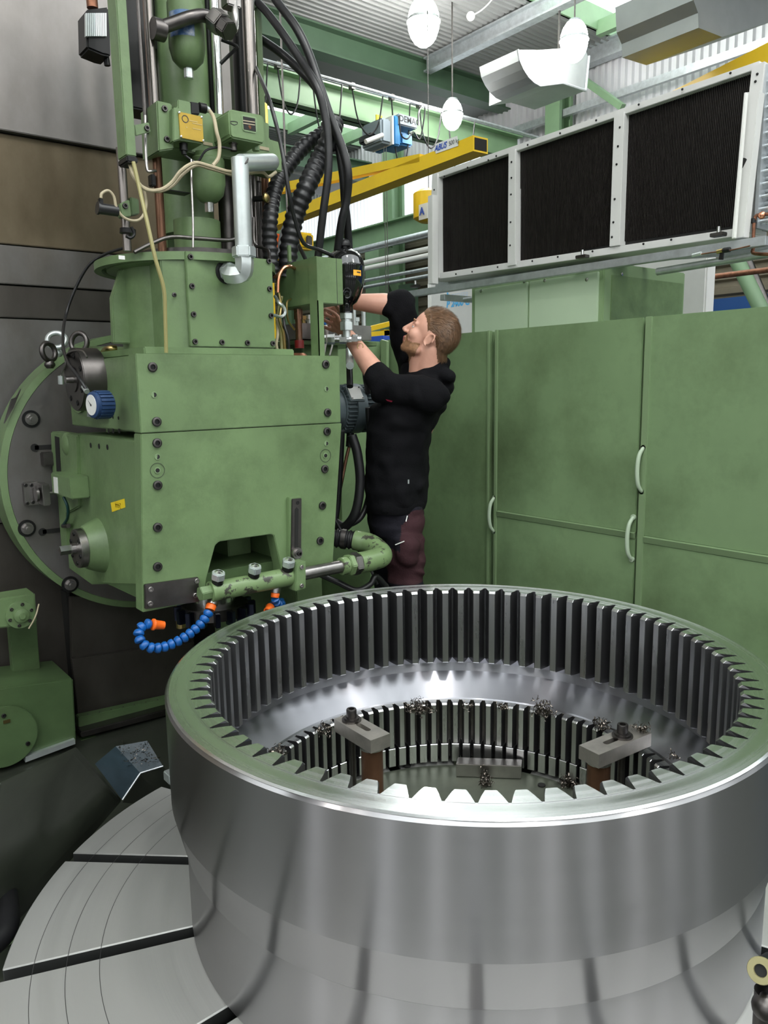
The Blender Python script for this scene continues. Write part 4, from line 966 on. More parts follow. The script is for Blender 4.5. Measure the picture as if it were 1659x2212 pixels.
# green guard panel behind the head and the man
tag(MB().box((2.12, 3.62, 0), (2.88, 3.66, on(835, 738, Y=3.62).z)).obj('rear_guard', M['green_cab'], bevel=.004), 'green sheet guard between machine and cabinets, behind the motor', 'guard')
tag(MB().prism([on(x, y, X=2.86) for x, y in ((822, 733), (835, 737), (835, 1300), (822, 1300))], (.02, 0, 0)).obj('guard_post', M['green_edge'], bevel=.002), 'pale green folded edge of the guard left of the man', 'guard')

# ================================================================== MILLING HEAD
YF = 2.40
head = thing('milling_unit', 'big green milling head block with bolted split front plate', 'machine', (1.3, 2.7, .82))
def fp(x, y, Y=YF): return on(x, y, Y=Y)
xl, xrr = fp(303, 900).x - .002, fp(735, 850).x
zt_h = fp(500, 766).z; zm = fp(310, 938).z; zm = (zm + fp(738, 912).z) / 2
MB().box((xl, YF, zm + .0012), (xrr, YF + .06, zt_h)).obj('upper_front_plate', M['green'], head, bevel=.0025)
lp = [fp(x, y) for x, y in ((307, 940), (738, 913), (720, 1205))]
zb_h = .822
cut = [fp(x, y) for x, y in ((606, 1222), (592, 1157), (585, 1154), (474, 1170), (465, 1178), (446, 1250))]
ptsl = [Vector((xl, YF, zm - .0012)), Vector((xrr + .004, YF, zm - .0012)), Vector((lp[2].x, YF, lp[2].z)), Vector((lp[2].x, YF, zb_h + .02)), Vector((cut[0].x + .005, YF, zb_h + .02))] + cut + [Vector((cut[-1].x - .015, YF, zb_h)), Vector((xl - .035, YF, zb_h))]
MB().prism(ptsl, (0, .06, 0)).obj('lower_front_plate', M['green'], head, bevel=.0025)
# body behind the plates
bu = [on(x, y, X=.955) for x, y in ((293, 769), (187, 776), (150, 800), (148, 932), (287, 936))]
bu = [Vector((.955, YF + .06, zt_h - .002)), Vector((.955, 3.2, zt_h - .002)), Vector((.955, 3.2, zm)), Vector((.955, YF + .06, zm))]
MB().prism(bu, (.72, 0, 0)).obj('upper_body', M['green'], head, bevel=.004)
XL = .93
bl = [on(x, y, X=XL) for x, y in ((287, 951), (176, 938), (118, 938), (128, 1120), (146, 1187), (149, 1229), (196, 1263), (230, 1262), (289, 1252))]
bl[0].y = bl[-1].y = YF + .06
# hollow where the front cut-out opens: two side cheeks and a back
cx0 = cut[4].x - .04; cx1 = cut[1].x + .06
MB().prism(bl, (cx0 - XL, 0, 0)).obj('lower_body', M['green'], head, bevel=.005)
MB().prism([p + X_ * (cx1 - XL) for p in bl], (1.62 - cx1, 0, 0)).obj('lower_body', M['green'], head, bevel=.005)
top_z = cut[2].z + .01
MB().box((cx0, YF + .06, top_z), (cx1, 3.3, zm - .01)).obj('lower_body_bridge', M['green'], head, smooth=False)
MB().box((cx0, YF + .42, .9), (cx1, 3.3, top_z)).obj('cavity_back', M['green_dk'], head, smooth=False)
MB().box((cx1 - .12, YF + .25, .86), (cx1 - .02, YF + .42, top_z)).obj('cavity_rib', M['green'], head, bevel=.004)
# lower lip beneath the body
MB().prism([on(x, y, X=XL + .02) for x, y in ((230, 1262), (289, 1252), (291, 1290), (240, 1266))], (.66, 0, 0)).obj('lower_lip', M['green'], head, bevel=.003)
MB().box((xl + .01, YF + .06, zb_h + .004), (1.6, YF + .5, .9)).obj('bottom_plate', M['green_dk'], head, bevel=.003)
# slide bracket at far left with hollow slot
sb = [on(x, y, X=XL - .012) for x, y in ((166, 940), (109, 932), (114, 1040), (124, 1075), (132, 1182), (146, 1188), (143, 1110), (170, 1095))]
MB().prism(sb, (.05, 0, 0)).obj('slide_bracket', M['green'], head, bevel=.005)
MB().prism([on(x, y, X=XL - .014) for x, y in ((127, 945), (118, 942), (122, 1018), (131, 1018))], (.01, 0, 0)).obj('bracket_slot', M['hole'], head)
MB().ball(on(148, 960, X=XL + .0), .05, sc=(.5, 1, 1.0)).obj('cast_boss', M['green'], head)
# seams and bolts
def fb(x, y, r, st='cap', mt=None): bolt(head, fp(x, y, YF - .0008), -Y_, r, .006, 'socket_bolt' if st == 'cap' else 'plug', mt, st)
for x, y in ((329, 793), (338, 911), (339, 957), (340, 1048), (340, 1139), (340, 1224), (703, 787), (707, 891), (706, 932), (701, 1013), (696, 1092), (691, 1168)):
    fb(x, y, .0155)
for x, y in ((333, 853), (340, 987), (705, 840), (705, 958)): fb(x, y, .008, 'hole', M['green_edge']); MB().cyl(fp(x, y, YF - .0012), fp(x, y, YF), .0075, n=14).obj('tapped_hole', M['hole'], head)
for x, y in ((340, 1016), (703, 984)):
    p = fp(x, y, YF - .001); b = MB().lathe([(.0235, 0), (.0245, 0), (.0245, .0012), (.0235, .0012)], p, -Y_, n=32, close=True); b.obj('bushing_ring', M['ink'], head)
    MB().cyl(p, p - Y_ * .0015, .0105, n=20).obj('bushing', M['green_edge'], head); MB().cyl(p - Y_ * .001, p - Y_ * .003, .007, n=16).obj('tapped_hole', M['hole'], head)
# small chips along the left edge of the plate
for x, y in ((245, 931), (235, 931), (258, 931)): 
    p = on(x, y, X=.9545); MB().box((p.x - .002, p.y - .008, p.z - .008), (p.x, p.y + .008, p.z + .008)).obj('side_slot', M['hole'], head, bevel=.002)
for x, y in ((196, 962), (214, 964), (232, 966)): bolt(head, on(x, y, X=XL - .0005), -X_, .008, .003, 'side_hole', M['hole'], 'hole')
for x, y in ((232, 900), (244, 901), (256, 903)): bolt(head, on(x, y, X=.9545), -X_, .005, .003, 'side_hole', M['hole'], 'hole')
# upper left flange and boss
pfl = on(168, 820, X=.955)
fl_ = MB(); fl_.lathe([(.16, .16), (.16, .0), (.155, -.012)], pfl, X_, n=48); MB().cyl(pfl - X_ * .01, pfl + X_ * .2, .128, n=48).obj('shaft_boss', M['green'], head)
cfl = on(160, 820, X=.875)
MB().cyl(cfl, cfl + X_ * .085, .112, n=48).obj('steel_flange', M['steel_dk'], head, bevel=.003)
MB().cyl(cfl - X_ * .004, cfl + X_ * .001, .045, n=32).obj('bearing_cap', M['steel_dk'], head, bevel=.002)
MB().cyl(cfl - X_ * .03, cfl, .012, n=16).obj('shaft_end', M['steel'], head)
for k in range(7): a = k * 2 * PI / 7; bolt(head, cfl + Vector((0, math.cos(a) * .085, math.sin(a) * .085)), -X_, .010, .003, 'socket_bolt', M['blkhole'])
# lower flange with square shaft
c2 = on(215, 1178, X=XL)
MB().lathe([(.105, 0), (.098, .02), (.085, .05), (.078, .06), (1e-7, .06)], c2, -X_, n=48).obj('cone_boss', M['green'], head)
c3 = c2 - X_ * .06
MB().cyl(c3, c3 - X_ * .028, .074, n=48).obj('steel_flange', M['steel'], head, bevel=.003)
for k in range(6): a = k * PI / 3 + .4; bolt(head, c3 - X_ * .028 + Vector((0, math.cos(a) * .055, math.sin(a) * .055)), -X_, .008, .004, 'socket_bolt')
MB().cyl(c3 - X_ * .028, c3 - X_ * .045, .02, n=24).obj('shaft_collar', M['steel'], head)
MB().cyl(c3 - X_ * .045, c3 - X_ * .085, .0175, n=4, ph=PI / 4).obj('square_shaft', M['steel_br'], head)
# yellow label and tiny plates
a4 = [on(x, y, X=XL - .001) for x, y in ((239, 1086), (269, 1077), (271, 1096), (242, 1106))]
MB().add(a4, [(0, 1, 2, 3)]).obj('yellow_label', M['yel_label'], head, smooth=False)
lc = sum(a4, Vector()) / 4
text('2444', .03, lc - X_ * .001, Y_, -Z_, M['inkred'], head, lift=-.001)
for q in (((160, 1035), (172, 1036), (166, 1053)), ):
    MB().add([on(x, y, X=XL - .001) for x, y in q], [(0, 1, 2)]).obj('small_plate', M['print'], head, smooth=False)
for x0, x1 in ((160, 169), (172, 181)):
    MB().add([on(x, y, X=XL - .001) for x, y in ((x0, 1061), (x1, 1063), (x1, 1070), (x0, 1068))], [(0, 1, 2, 3)]).obj('small_plate', M['print'], head, smooth=False)
# junction box on the left side
t = thing('junction_box', 'small green junction box with white label at the left of the milling head', 'box', on(135, 1050, X=.87))
p0 = on(124, 1072, X=.87); p1 = on(155, 1028, X=.87)
MB().box((.86, on(152, 1050, X=.86).y, on(130, 1071, X=.86).z), (.93, on(112, 1050, X=.86).y, on(130, 1026, X=.86).z)).obj('box', M['green'], t, bevel=.004)
q = [on(x, y, X=.858) for x, y in ((115, 1030), (123, 1032), (125, 1066), (117, 1064))]
MB().prism(q, (.004, 0, 0)).obj('label', M['print'], t)
MB().tube([on(137, 1073, X=.88), on(146, 1095, X=.89), on(146, 1118, X=.9), on(136, 1136, X=.91)], .006, n=10).obj('cable', mat('dark_teal_cable', (.01, .05, .05), .4), t)
MB().cyl(on(136, 1136, X=.91), on(148, 1136, X=.91), .009, n=12).obj('gland', M['steel_dk'], t)
# pressure gauge with blue rubber cover
t = thing('pressure_gauge', 'pressure gauge in a ribbed dark blue rubber cover', 'gauge', on(212, 873, X=.84))
gp = on(197, 875, X=.84); gx = Vector((.93, -.25, 0)).normalized(); gx = Vector((.985, .17, 0)).normalized()
n_ = 36; prof = []
b = MB(); R_ = .043
b.lathe([(R_ - .008, 0), (R_, .004), (R_, .058), (R_ - .004, .066), (1e-7, .066)], gp, gx, n=48); b.obj('gauge_body', M['navy'], t)
b = MB(); u = gx.orthogonal().normalized(); w = gx.cross(u)
for k in range(22):
    a = 2 * PI * k / 22; e = u * math.cos(a) + w * math.sin(a); s_ = gx.cross(e)
    c_ = gp + e * (R_ + .001); b.prism([c_ + s_ * .0042 + gx * .014, c_ - s_ * .0042 + gx * .014, c_ - s_ * .0042 + gx * .06, c_ + s_ * .0042 + gx * .06], e * .003)
b.obj('grip_ribs', M['navy'], t)
MB().cyl(gp - gx * .001, gp + gx * .002, R_ - .009, n=32).obj('dial', M['print'], t)
MB().cyl(gp - gx * .002, gp - gx * .0012, .004, n=12).prism([gp - gx * .002 + u * .024, gp - gx * .002 - w * .002, gp - gx * .002 + w * .002], gx * .0006).obj('needle', M['ink'], t)
MB().prism([on(x, y, X=.93) for x, y in ((186, 845), (215, 846), (222, 860), (220, 905), (188, 900))], (.012, 0, 0)).obj('gauge_bracket', M['galv'], t)
MB().tube([on(x, y, X=xx) for x, y, xx in ((187, 842, .86), (170, 815, .85), (148, 785, .85), (136, 745, .9), (140, 690, 1.0), (160, 630, 1.05), (190, 575, 1.1), (225, 550, 1.15), (270, 535, 1.2))], .006, n=10).obj('gauge_hose', M['blk'], t)
MB().cyl(on(181, 835, X=.86), on(188, 846, X=.86), .009, n=12).obj('ferrule', M['zinc'], t)
# thin steel tube loops over the flange
t = thing('oil_tube', 'thin steel oil tube with nut hanging over the round steel flange', 'tube', on(140, 780, X=.87))
MB().tube([on(x, y, X=.87) for x, y in ((188, 772), (180, 760), (165, 757), (148, 762), (142, 775), (141, 790), (133, 805), (131, 815))], .0035, n=8).obj('tube', M['steel'], t)
MB().hexn(on(131, 812, X=.87), on(132, 830, X=.87), .010).obj('nut', M['zinc'], t)
tag(MB().tube([on(222, 772, X=1.0), on(226, 758, X=1.0), on(238, 753, X=1.0), on(250, 753, X=1.02)], .012, n=10).obj('bent_pipe', M['brass']), 'short bent brass pipe at the left foot of the green housing', 'pipe')
# cavity hole bolt & slot plate
t = thing('coolant_slide', 'slotted steel bar with knurled screw on the front plate', 'bracket', fp(640, 1130))
P = [fp(x, y, YF - .02) for x, y in ((625, 1075), (651, 1072), (650, 1212), (626, 1216))]
MB().prism(P, (0, .02, 0)).obj('slotted_bar', M['green'], t, bevel=.002)
P = [fp(x, y, YF - .026) for x, y in ((631, 1078), (652, 1076), (651, 1206), (629, 1204))]
MB().prism(P, (0, .006, 0)).obj('bar_face', M['steel_dk'], t, bevel=.002)
P = [fp(x, y, YF - .0275) for x, y in ((638, 1100), (641, 1096), (645, 1100), (644, 1184), (637, 1184))]
MB().prism(P, (0, .002, 0)).obj('slot', M['hole'], t)
bolt(t, fp(643, 1086, YF - .0265), -Y_, .007, .001, 'hole', M['hole'], 'cap')
p = fp(640, 1194, YF - .027); MB().cyl(p, p - Y_ * .010, .021, n=30).cyl(p - Y_ * .01, p - Y_ * .018, .015, n=24).obj('knurled_nut', M['steel'], t); bolt(t, p - Y_ * .018, -Y_, .009, .010, 'screw')
# dark steel plate bottom left
t = thing('coolant_manifold', 'chipped green coolant manifold pipe with three hex plugs', 'pipe', fp(500, 1270, YF - .05))
P = [fp(x, y, YF - .012) for x, y in ((313, 1263), (429, 1247), (432, 1300), (314, 1316))]
MB().prism(P, (0, .012, 0)).obj('mounting_plate', M['steel_dk'], t, bevel=.002)
for x, y in ((325, 1273), (324, 1304), (425, 1255), (422, 1286)): bolt(t, fp(x, y, YF - .012), -Y_, .009, .006, 'socket_bolt', M['steel'])
YM = YF - .055
M['chipped'] = mat('chipped_green_paint', (.16, .24, .105), .35, var=.1, scale=12, chip=((.035, .03, .026), .55, 22, .95))
A0 = fp(438, 1281, YM); A1 = fp(650, 1238, YM); dm = (A1 - A0).normalized()
A0 = Vector((A0.x, YM, (A0.z + A1.z) / 2 - .003)); A1 = Vector((A1.x, YM, A0.z))
MB().cyl(A0 + X_ * .03, A1, .034, n=32).obj('manifold_pipe', M['chipped'], t)
MB().cyl(A0 - X_ * .012, A0 + X_ * .03, .026, n=6).obj('end_nut', M['green'], t, bevel=.002)
MB().cyl(A0 + X_ * .026, A0 + X_ * .04, .036, n=32).obj('collar', M['chipped'], t)
for x in (466, 545, 618):
    p = fp(x, 1255, YM); p = Vector((p.x, YM, A0.z))
    q = p + Z_ * .03 - Y_ * .012
    dd = Vector((0, -.35, 1)).normalized()
    MB().cyl(q, q + dd * .016, .020, n=20).obj('plug_boss', M['blkhole'], t)
    q = q + dd * .016
    n_ = MB().cyl(q, q + dd * .026, .0245, n=6, ph=.3); n_.obj('hex_plug', M['zinc'], t, bevel=.0025)
    MB().lathe([(.0145, .026), (.0145, .0275), (.012, .028), (1e-7, .033)], q, dd, n=20).obj('plug_centre', M['steel_br'], t)
# bracket and the pipe going right
P = [fp(x, y, YM - .045) for x, y in ((640, 1216), (661, 1212), (661, 1272), (638, 1278))]
MB().prism(P, (0, .05, 0)).obj('pipe_bracket', M['green'], t, bevel=.003)
for x, y in ((651, 1225), (651, 1265)): bolt(t, fp(x, y, YM - .045), -Y_, .008, .006, 'socket_bolt', M['steel'])
B0 = Vector((A1.x, YM, A0.z)); B1x = fp(740, 1215, YM).x
MB().cyl(B0, (B1x, YM, B0.z), .0245, n=28).obj('steel_pipe', M['steel'], t)
zx = B0.z
MB().cyl((B1x - .01, YM, zx), (B1x + .02, YM, zx), .034, n=24).obj('threaded_collar', M['chipped'], t, bevel=.002)
MB().cyl((B1x + .02, YM, zx), (B1x + .045, YM, zx), .043, n=6, ph=.2).obj('union_nut', M['chipped'], t, bevel=.003)
MB().cyl((B1x + .045, YM, zx), (B1x + .075, YM, zx), .046, n=6, ph=.5).obj('union_nut', M['steel'], t, bevel=.003)
ex = B1x + .075
MB().tube([(ex, YM, zx), (ex + .06, YM, zx), (ex + .125, YM + .01, zx + .005), (ex + .15, YM + .06, zx + .02), (ex + .145, YM + .12, zx + .04), (ex + .11, YM + .17, zx + .05)], .042, n=24, smooth=6).obj('elbow', M['chipped'], t)
hp = MB(); pts = catmull([(ex + .11, YM + .17, zx + .05), (ex + .04, YM + .24, zx + .06), (ex - .06, YM + .3, zx + .07), (ex - .2, YM + .35, zx + .08)], 22)
hp.tube(pts, .04, n=18, smooth=0, prof=[1, 1, .88, .88]); hp.obj('ribbed_hose', M['blk'], t)
MB().tube([pts[8], pts[12]], .0425, n=18, smooth=2).obj('hose_band', M['steel_dk'], t)
# blue segmented coolant hoses
def loc_line(pts, r, lab, sx):
    t = thing('coolant_hose', lab, 'hose', pts[0])
    P = resample(catmull(pts, 12), r * 1.35); b = None
    for i in range(len(P) - 1):
        d = (P[i + 1] - P[i]).normalized()
        if i < 1: continue
        o = MB().lathe([(r * .62, 0), (r * .95, r * .22), (r * 1.0, r * .55), (r * .86, r * .95), (r * .6, r * 1.2)], P[i], d, n=16).obj('hose_segment', M['bluepl'], t)
    MB().lathe([(r * .9, 0), (r * 1.05, .004), (r * .95, r * 1.1)], P[0], (P[1] - P[0]), n=16).obj('orange_collar', M['orange'], t)
    d = (P[-1] - P[-2]).normalized()
    MB().lathe([(r * .8, 0), (r * 1.1, .003), (r * 1.1, .008), (r * .9, .012), (r * .75, r * 2.4), (r * .5, r * 2.4), (r * .5, r)], P[-1], d, n=18).obj('orange_nozzle', M['orange'], t)
    MB().cyl(P[0] + (P[0] - P[1]).normalized() * .018, P[0], r * 1.15, n=14).obj('fitting', M['steel'], t)
    return t
YH = YM
loc_line([fp(457, 1306, YH), fp(450, 1325, YH - .01), fp(432, 1350, YH - .02), fp(400, 1376, YH - .03), fp(360, 1396, YH - .03), fp(325, 1400, YH - .03), fp(302, 1385, YH - .02), fp(300, 1362, YH), fp(312, 1348, YH), fp(330, 1349, YH)], .0175, 'blue segmented coolant hose curling to the left with orange tip', 0)
loc_line([fp(595, 1280, YH), fp(594, 1296, YH), fp(604, 1306, YH + .02), fp(612, 1300, YH + .04), fp(598, 1300, YH + .05), fp(584, 1312, YH + .02)], .0155, 'short blue coolant hose just behind the gear ring rim with orange tip', 0)
# cutter below the head
ck = on(465, 1325, Y=2.72); t = thing('milling_cutter', 'dark disc milling cutter with inserts under the head', 'cutter', ck)
MB().cyl(ck, ck + Z_ * .045, .13, n=48).obj('cutter_body', M['steel_dk'], t, bevel=.003)
MB().cyl(ck + Z_ * .045, ck + Z_ * .1, .085, n=40).obj('arbor', M['steel_br'], t, bevel=.003)
M['ins'] = mat('blue_black_insert', (.03, .035, .06), .25, .8)
ime = None
for k in range(16):
    a = 2 * PI * k / 16; e = Vector((math.cos(a), math.sin(a), 0)); s_ = Vector((-e.y, e.x, 0)); c_ = ck + e * .12 - Z_ * .014
    MB().prism([c_ - s_ * .016, c_ + s_ * .010, c_ + s_ * .010 + e * .035, c_ - s_ * .008 + e * .04], (0, 0, .055)).obj('cutter_tooth', M['ins'], t, bevel=.002)
tag(MB().cyl(on(390, 1330, Y=2.9) - Z_ * .05, on(390, 1330, Y=2.9) + Z_ * .08, .02, n=16).obj('support_pin', M['brass']), 'yellowish pin standing behind the cutter under the head', 'pin')

# ================================================================== HOUSING AND TOWER ABOVE THE HEAD
hs = thing('spindle_housing', 'green round spindle housing with bolted square cover on the milling head', 'machine part', (1.3, 2.8, zt_h))
HX, HY = 1.325, 2.80
zcv = (fp(401, 545, 2.5).z + fp(586, 558, 2.5).z) / 2
zft = zcv + .002
MB().lathe([(1e-7, zt_h + .012), (.27, zt_h + .012), (.27, zft - .035), (.31, zft - .03), (.31, zft), (1e-7, zft)], (HX, HY, 0), n=80).obj('round_body', M['green'], hs, angle=30)
# cut-in concave waist: front left flat and gusset
MB().prism([fp(x, y, 2.78) for x, y in ((262, 580), (242, 642), (246, 742), (330, 744), (330, 580))], (0, .03, 0)).obj('gusset_plate', M['green'], hs, bevel=.004)
MB().lathe([(.33, zft - .028), (.355, zft - .028), (.355, zft - .001), (.33, zft)], (HX + .01, HY + .02, 0), n=80, a0=PI * .45, a1=PI * 1.55).obj('flange_lip', M['green'], hs)
MB().box((.985, 2.475, zt_h), (1.56, 3.05, zt_h + .026)).obj('base_flange', M['green'], hs, bevel=.004)
cvx0, cvx1 = fp(404, 600, 2.5).x, fp(589, 600, 2.5).x
MB().prism([(fp(352, 650, 2.56).x, 2.56, zt_h + .02), (cvx0 + .01, 2.515, zt_h + .02), (cvx1, 2.515, zt_h + .02), (cvx1, 2.85, zt_h + .02), (fp(352, 650, 2.56).x, 2.85, zt_h + .02)], (0, 0, zcv - zt_h - .02)).obj('front_block', M['green'], hs, bevel=.004)
zcb = (fp(410, 752, 2.5).z + fp(592, 748, 2.5).z) / 2
MB().box((cvx0, 2.5, zcb), (cvx1, 2.515, zcv)).obj('cover_plate', M['green'], hs, bevel=.002)
for x, y in ((410, 555), (469, 558), (580, 564), (413, 618), (582, 624), (417, 679), (585, 682), (421, 742), (479, 742), (534, 742), (589, 743)):
    p = fp(x, y, 2.4995); p.x = min(max(p.x, cvx0 + .015), cvx1 - .012); p.z = max(p.z, zcb + .016); bolt(hs, p, -Y_, .0095, .007, 'socket_bolt')
bolt(hs, fp(376, 637, 2.53), -Y_, .008, .004, 'socket_bolt')
q = fp(262, 556, 2.56); MB().box((q.x - .008, q.y, q.z - .006), (q.x + .012, q.y + .004, q.z + .006)).obj('small_plate', M['print'], hs)
MB().cyl((HX + .03, HY + .02, zft), (HX + .03, HY + .02, zft + .035), .235, n=64).obj('bearing_ring', M['steel_dk'], hs, bevel=.004)

tw = thing('feed_tower', 'green hydraulic feed tower of rods and cylinders above the spindle housing', 'machine part', (1.35, 2.8, zft))
def vrod(name, x, y, Y, r, z0, z1, mt, n=20):
    p = on(x, y, Y=Y); return MB().cyl((p.x, Y, z0), (p.x, Y, z1), r, n=n).obj(name, M[mt], tw)
ZTOP = 3.5
zbm0, zbm1 = fp(400, 330, 2.6).z, fp(400, 225, 2.6).z
vrod('guide_rod', 269, 450, 2.62, .0145, zft, fp(262, 320, 2.62).z, 'rod')
vrod('guide_rod', 346, 460, 2.68, .0155, zft, 3.4, 'brownrod')
vrod('guide_rod', 327, 120, 2.66, .0155, zbm0, 3.4, 'rod')
vrod('thin_pipe', 306, 130, 2.64, .0065, zbm0 + .05, 3.4, 'steel_dk')
vrod('hydraulic_cylinder', 397, 180, 2.86, .092, zbm1 - .1, 3.0, 'green', 40)
vrod('hydraulic_cylinder', 404, 400, 2.86, .095, zft + .12, zbm1, 'green', 40)
vrod('cylinder_base', 425, 480, 2.74, .085, zft + .03, zft + .15, 'green', 40)
vrod('guide_column', 490, 480, 2.86, .030, zft, zbm1, 'steel_dk')
vrod('guide_column', 507, 470, 2.9, .024, zft, zbm1, 'brownrod')
vrod('guide_column', 455, 130, 2.84, .024, zbm0, 3.4, 'blkhole')
vrod('piston_rod', 468, 130, 2.78, .017, zbm1 - .03, 3.4, 'steel_br')
vrod('support_column', 522, 130, 2.95, .035, zft, 3.5, 'blkhole')
vrod('guide_rod', 540, 120, 2.80, .024, zbm0, 3.5, 'rod')
vrod('guide_column', 572, 470, 2.85, .022, zft - .02, zbm1, 'brownrod')
vrod('thin_pipe', 553, 480, 2.75, .007, zft, zbm1, 'rod')
vrod('thin_pipe', 545, 480, 2.74, .006, zft, zbm1, 'steel')
vrod('thin_pipe', 560, 450, 2.8, .012, zft, zbm1, 'steel_dk')
p = on(556, 100, Y=2.88); MB().box((p.x - .012, 2.86, zft - .02), (p.x + .012, 2.98, 3.5)).obj('side_frame', M['green'], tw, smooth=False)
p = on(512, 100, Y=3.0); MB().box((p.x - .02, 2.99, zft), (p.x + .06, 3.03, 3.5)).obj('rear_frame', M['green_dk'], tw, smooth=False)
p = on(370, 470, Y=3.0); MB().box((p.x - .03, 2.98, zft), (p.x + .17, 3.02, zbm1)).obj('rear_frame', M['green_dk'], tw, smooth=False)
p = on(296, 120, Y=2.86); MB().box((p.x - .05, 2.84, fp(296, 235, 2.84).z), (p.x + .05, 2.95, 3.4)).obj('valve_block', M['blkhole'], tw, bevel=.006)
p = on(320, 60, Y=2.9); MB().box((p.x - .02, 2.88, fp(320, 110, 2.9).z), (p.x + .1, 3.0, 3.4)).obj('valve_block', M['blkhole'], tw, bevel=.006)
p = on(350, 120, Y=2.95); MB().box((p.x - .04, 2.93, fp(350, 220, 2.95).z), (p.x + .03, 3.0, 3.4)).obj('valve_block', M['blkhole'], tw, bevel=.006)
# square green tube with cable outlet
p = on(273, 335, Y=2.5); pr = on(295, 335, Y=2.5); pl = on(254, 333, X=p.x)
tz = p.z
MB().box((p.x, 2.5, tz), (pr.x, pl.y, 3.5)).obj('square_tube', M['green'], tw, bevel=.003)
MB().box((p.x + .0, 2.497, tz - .02), (pr.x + .003, pl.y + .003, tz)).obj('tube_grommet', M['blkhole'], tw, bevel=.004)
MB().prism([fp(x, y, 2.53) for x, y in ((290, 270), (322, 264), (326, 285), (293, 294))], (0, .006, 0)).obj('tube_bracket', M['green'], tw, bevel=.002)
bolt(tw, fp(317, 277, 2.53), -Y_, .009, .006, 'socket_bolt')
# motor terminal / limit switch at upper left
t = thing('limit_switch', 'ribbed grey and black switch box on the left side of the square green tube', 'switch', on(207, 60, Y=2.72))
MB().prism([fp(x, y, 2.70) for x, y in ((186, 20), (236, 14), (240, 122), (222, 118), (188, 104))], (0, .09, 0)).obj('housing', M['blkhole'], t, bevel=.006)
for k in range(11):
    MB().prism([fp(185 + k * 4.2, 28, 2.692), fp(188 + k * 4.2, 28, 2.692), fp(188.5 + k * 4.2, 78, 2.692), fp(185.5 + k * 4.2, 78, 2.692)], (0, .012, 0)).obj('rib', M['zinc'], t, smooth=False)
MB().cyl(fp(200, 18, 2.74), fp(198, -4, 2.74), .018, n=16).obj('gland', M['copper_d'], t)
MB().cyl(fp(228, 116, 2.74), fp(232, 142, 2.74), .01, n=10).obj('stem', M['blkhole'], t)
# cross beam
P = [fp(x, y, 2.62) for x, y in ((370, 226), (566, 262), (582, 266), (582, 300), (608, 308), (610, 372), (560, 358), (500, 344), (415, 330), (370, 322))]
MB().prism(P, (0, .12, 0)).obj('cross_beam', M['green'], tw, bevel=.004)
P = [fp(x, y, 2.56) for x, y in ((338, 216), (372, 224), (376, 322), (343, 327))]
MB().prism(P, (0, .14, 0)).obj('end_block', M['green'], tw, bevel=.004)
for x, y in ((355, 235), (360, 301)): bolt(tw, fp(x, y, 2.56), -Y_, .010, .006, 'socket_bolt')
P = [fp(x, y, 2.53) for x, y in ((384, 214), (412, 220), (414, 250), (438, 256), (440, 311), (388, 302), (374, 306), (374, 232), (384, 232))]
MB().prism(P, (0, .09, 0)).obj('valve_box', M['green'], tw, bevel=.003)
P = [fp(x, y, 2.525) for x, y in ((386, 241), (437, 252), (440, 307), (390, 297))]
MB().prism(P, (0, .006, 0)).obj('yellow_plate', M['plate_y'], tw, smooth=False)
for x, y in ((387, 243), (435, 253), (439, 304), (391, 295)): bolt(tw, fp(x, y, 2.525), -Y_, .004, .003, 'screw', M['steel_br'], 'dome')
MB().lathe([(.0095, 0), (.012, 0), (.012, .0008), (.0095, .0008)], fp(400, 257, 2.5248), -Y_, n=20, close=True).obj('printed_emblem', M['ink'], tw)
for x, y, w_ in ((418, 262, .03), (426, 268, .035), (403, 275, .006), (425, 279, .03)):
    p = fp(x, y, 2.5246); MB().box((p.x - w_ / 2, p.y - .0004, p.z - .0015), (p.x + w_ / 2, p.y, p.z + .0015)).obj('printed_line', M['brass'], tw, smooth=False)
MB().prism([fp(x, y, 2.55) for x, y in ((411, 219), (430, 222), (432, 248), (412, 246))], (0, .06, 0)).obj('black_connector', M['blkhole'], tw, bevel=.003)
MB().cyl(fp(430, 232, 2.56), fp(444, 235, 2.56), .016, n=16).obj('black_connector', M['blkhole'], tw)
MB().cyl(fp(443, 235, 2.56), fp(452, 238, 2.56), .013, 0.009, n=16).obj('cable_gland', M['zinc'], tw)
MB().cyl(fp(396, 304, 2.56), fp(397, 326, 2.56), .014, n=14).cyl(fp(397, 326, 2.56), fp(398, 334, 2.56), .009, n=10).obj('solenoid_plug', M['blkhole'], tw)
for x, y in ((449, 311), (571, 321)):
    MB().prism([fp(x + a, y + b_, 2.617) for a, b_ in ((-10, -6), (10, -2), (11, 5), (-10, 1))], (0, .003, 0)).obj('number_plate', M['cream'], tw)
# flow indicator box
P = [fp(x, y, 2.50) for x, y in ((494, 240), (498, 235), (566, 248), (571, 253), (573, 304), (568, 311), (502, 298), (497, 292))]
t = thing('flow_indicator', 'rounded green flow indicator box with a small sight window', 'gauge', fp(530, 300, 2.5))
MB().prism(P, (0, .13, 0)).obj('box', M['green'], t, bevel=.006, seg=3)
P = [fp(x, y, 2.497) for x, y in ((523, 247), (552, 252), (556, 256), (556, 284), (552, 289), (528, 284), (524, 280), (521, 251))]
MB().prism(P, (0, .006, 0)).obj('window_frame', M['green_edge'], t, bevel=.002)
P = [fp(x, y, 2.4955) for x, y in ((525, 251), (551, 256), (553, 284), (527, 279))]
MB().prism(P, (0, .004, 0)).obj('sight_window', M['hole'], t)
for y in (262, 268): MB().prism([fp(x, yy, 2.495) for x, yy in ((525, y - 3), (551, y + 1), (551, y + 3), (525, y - 1))], (0, .002, 0)).obj('window_line', M['cream'], t)
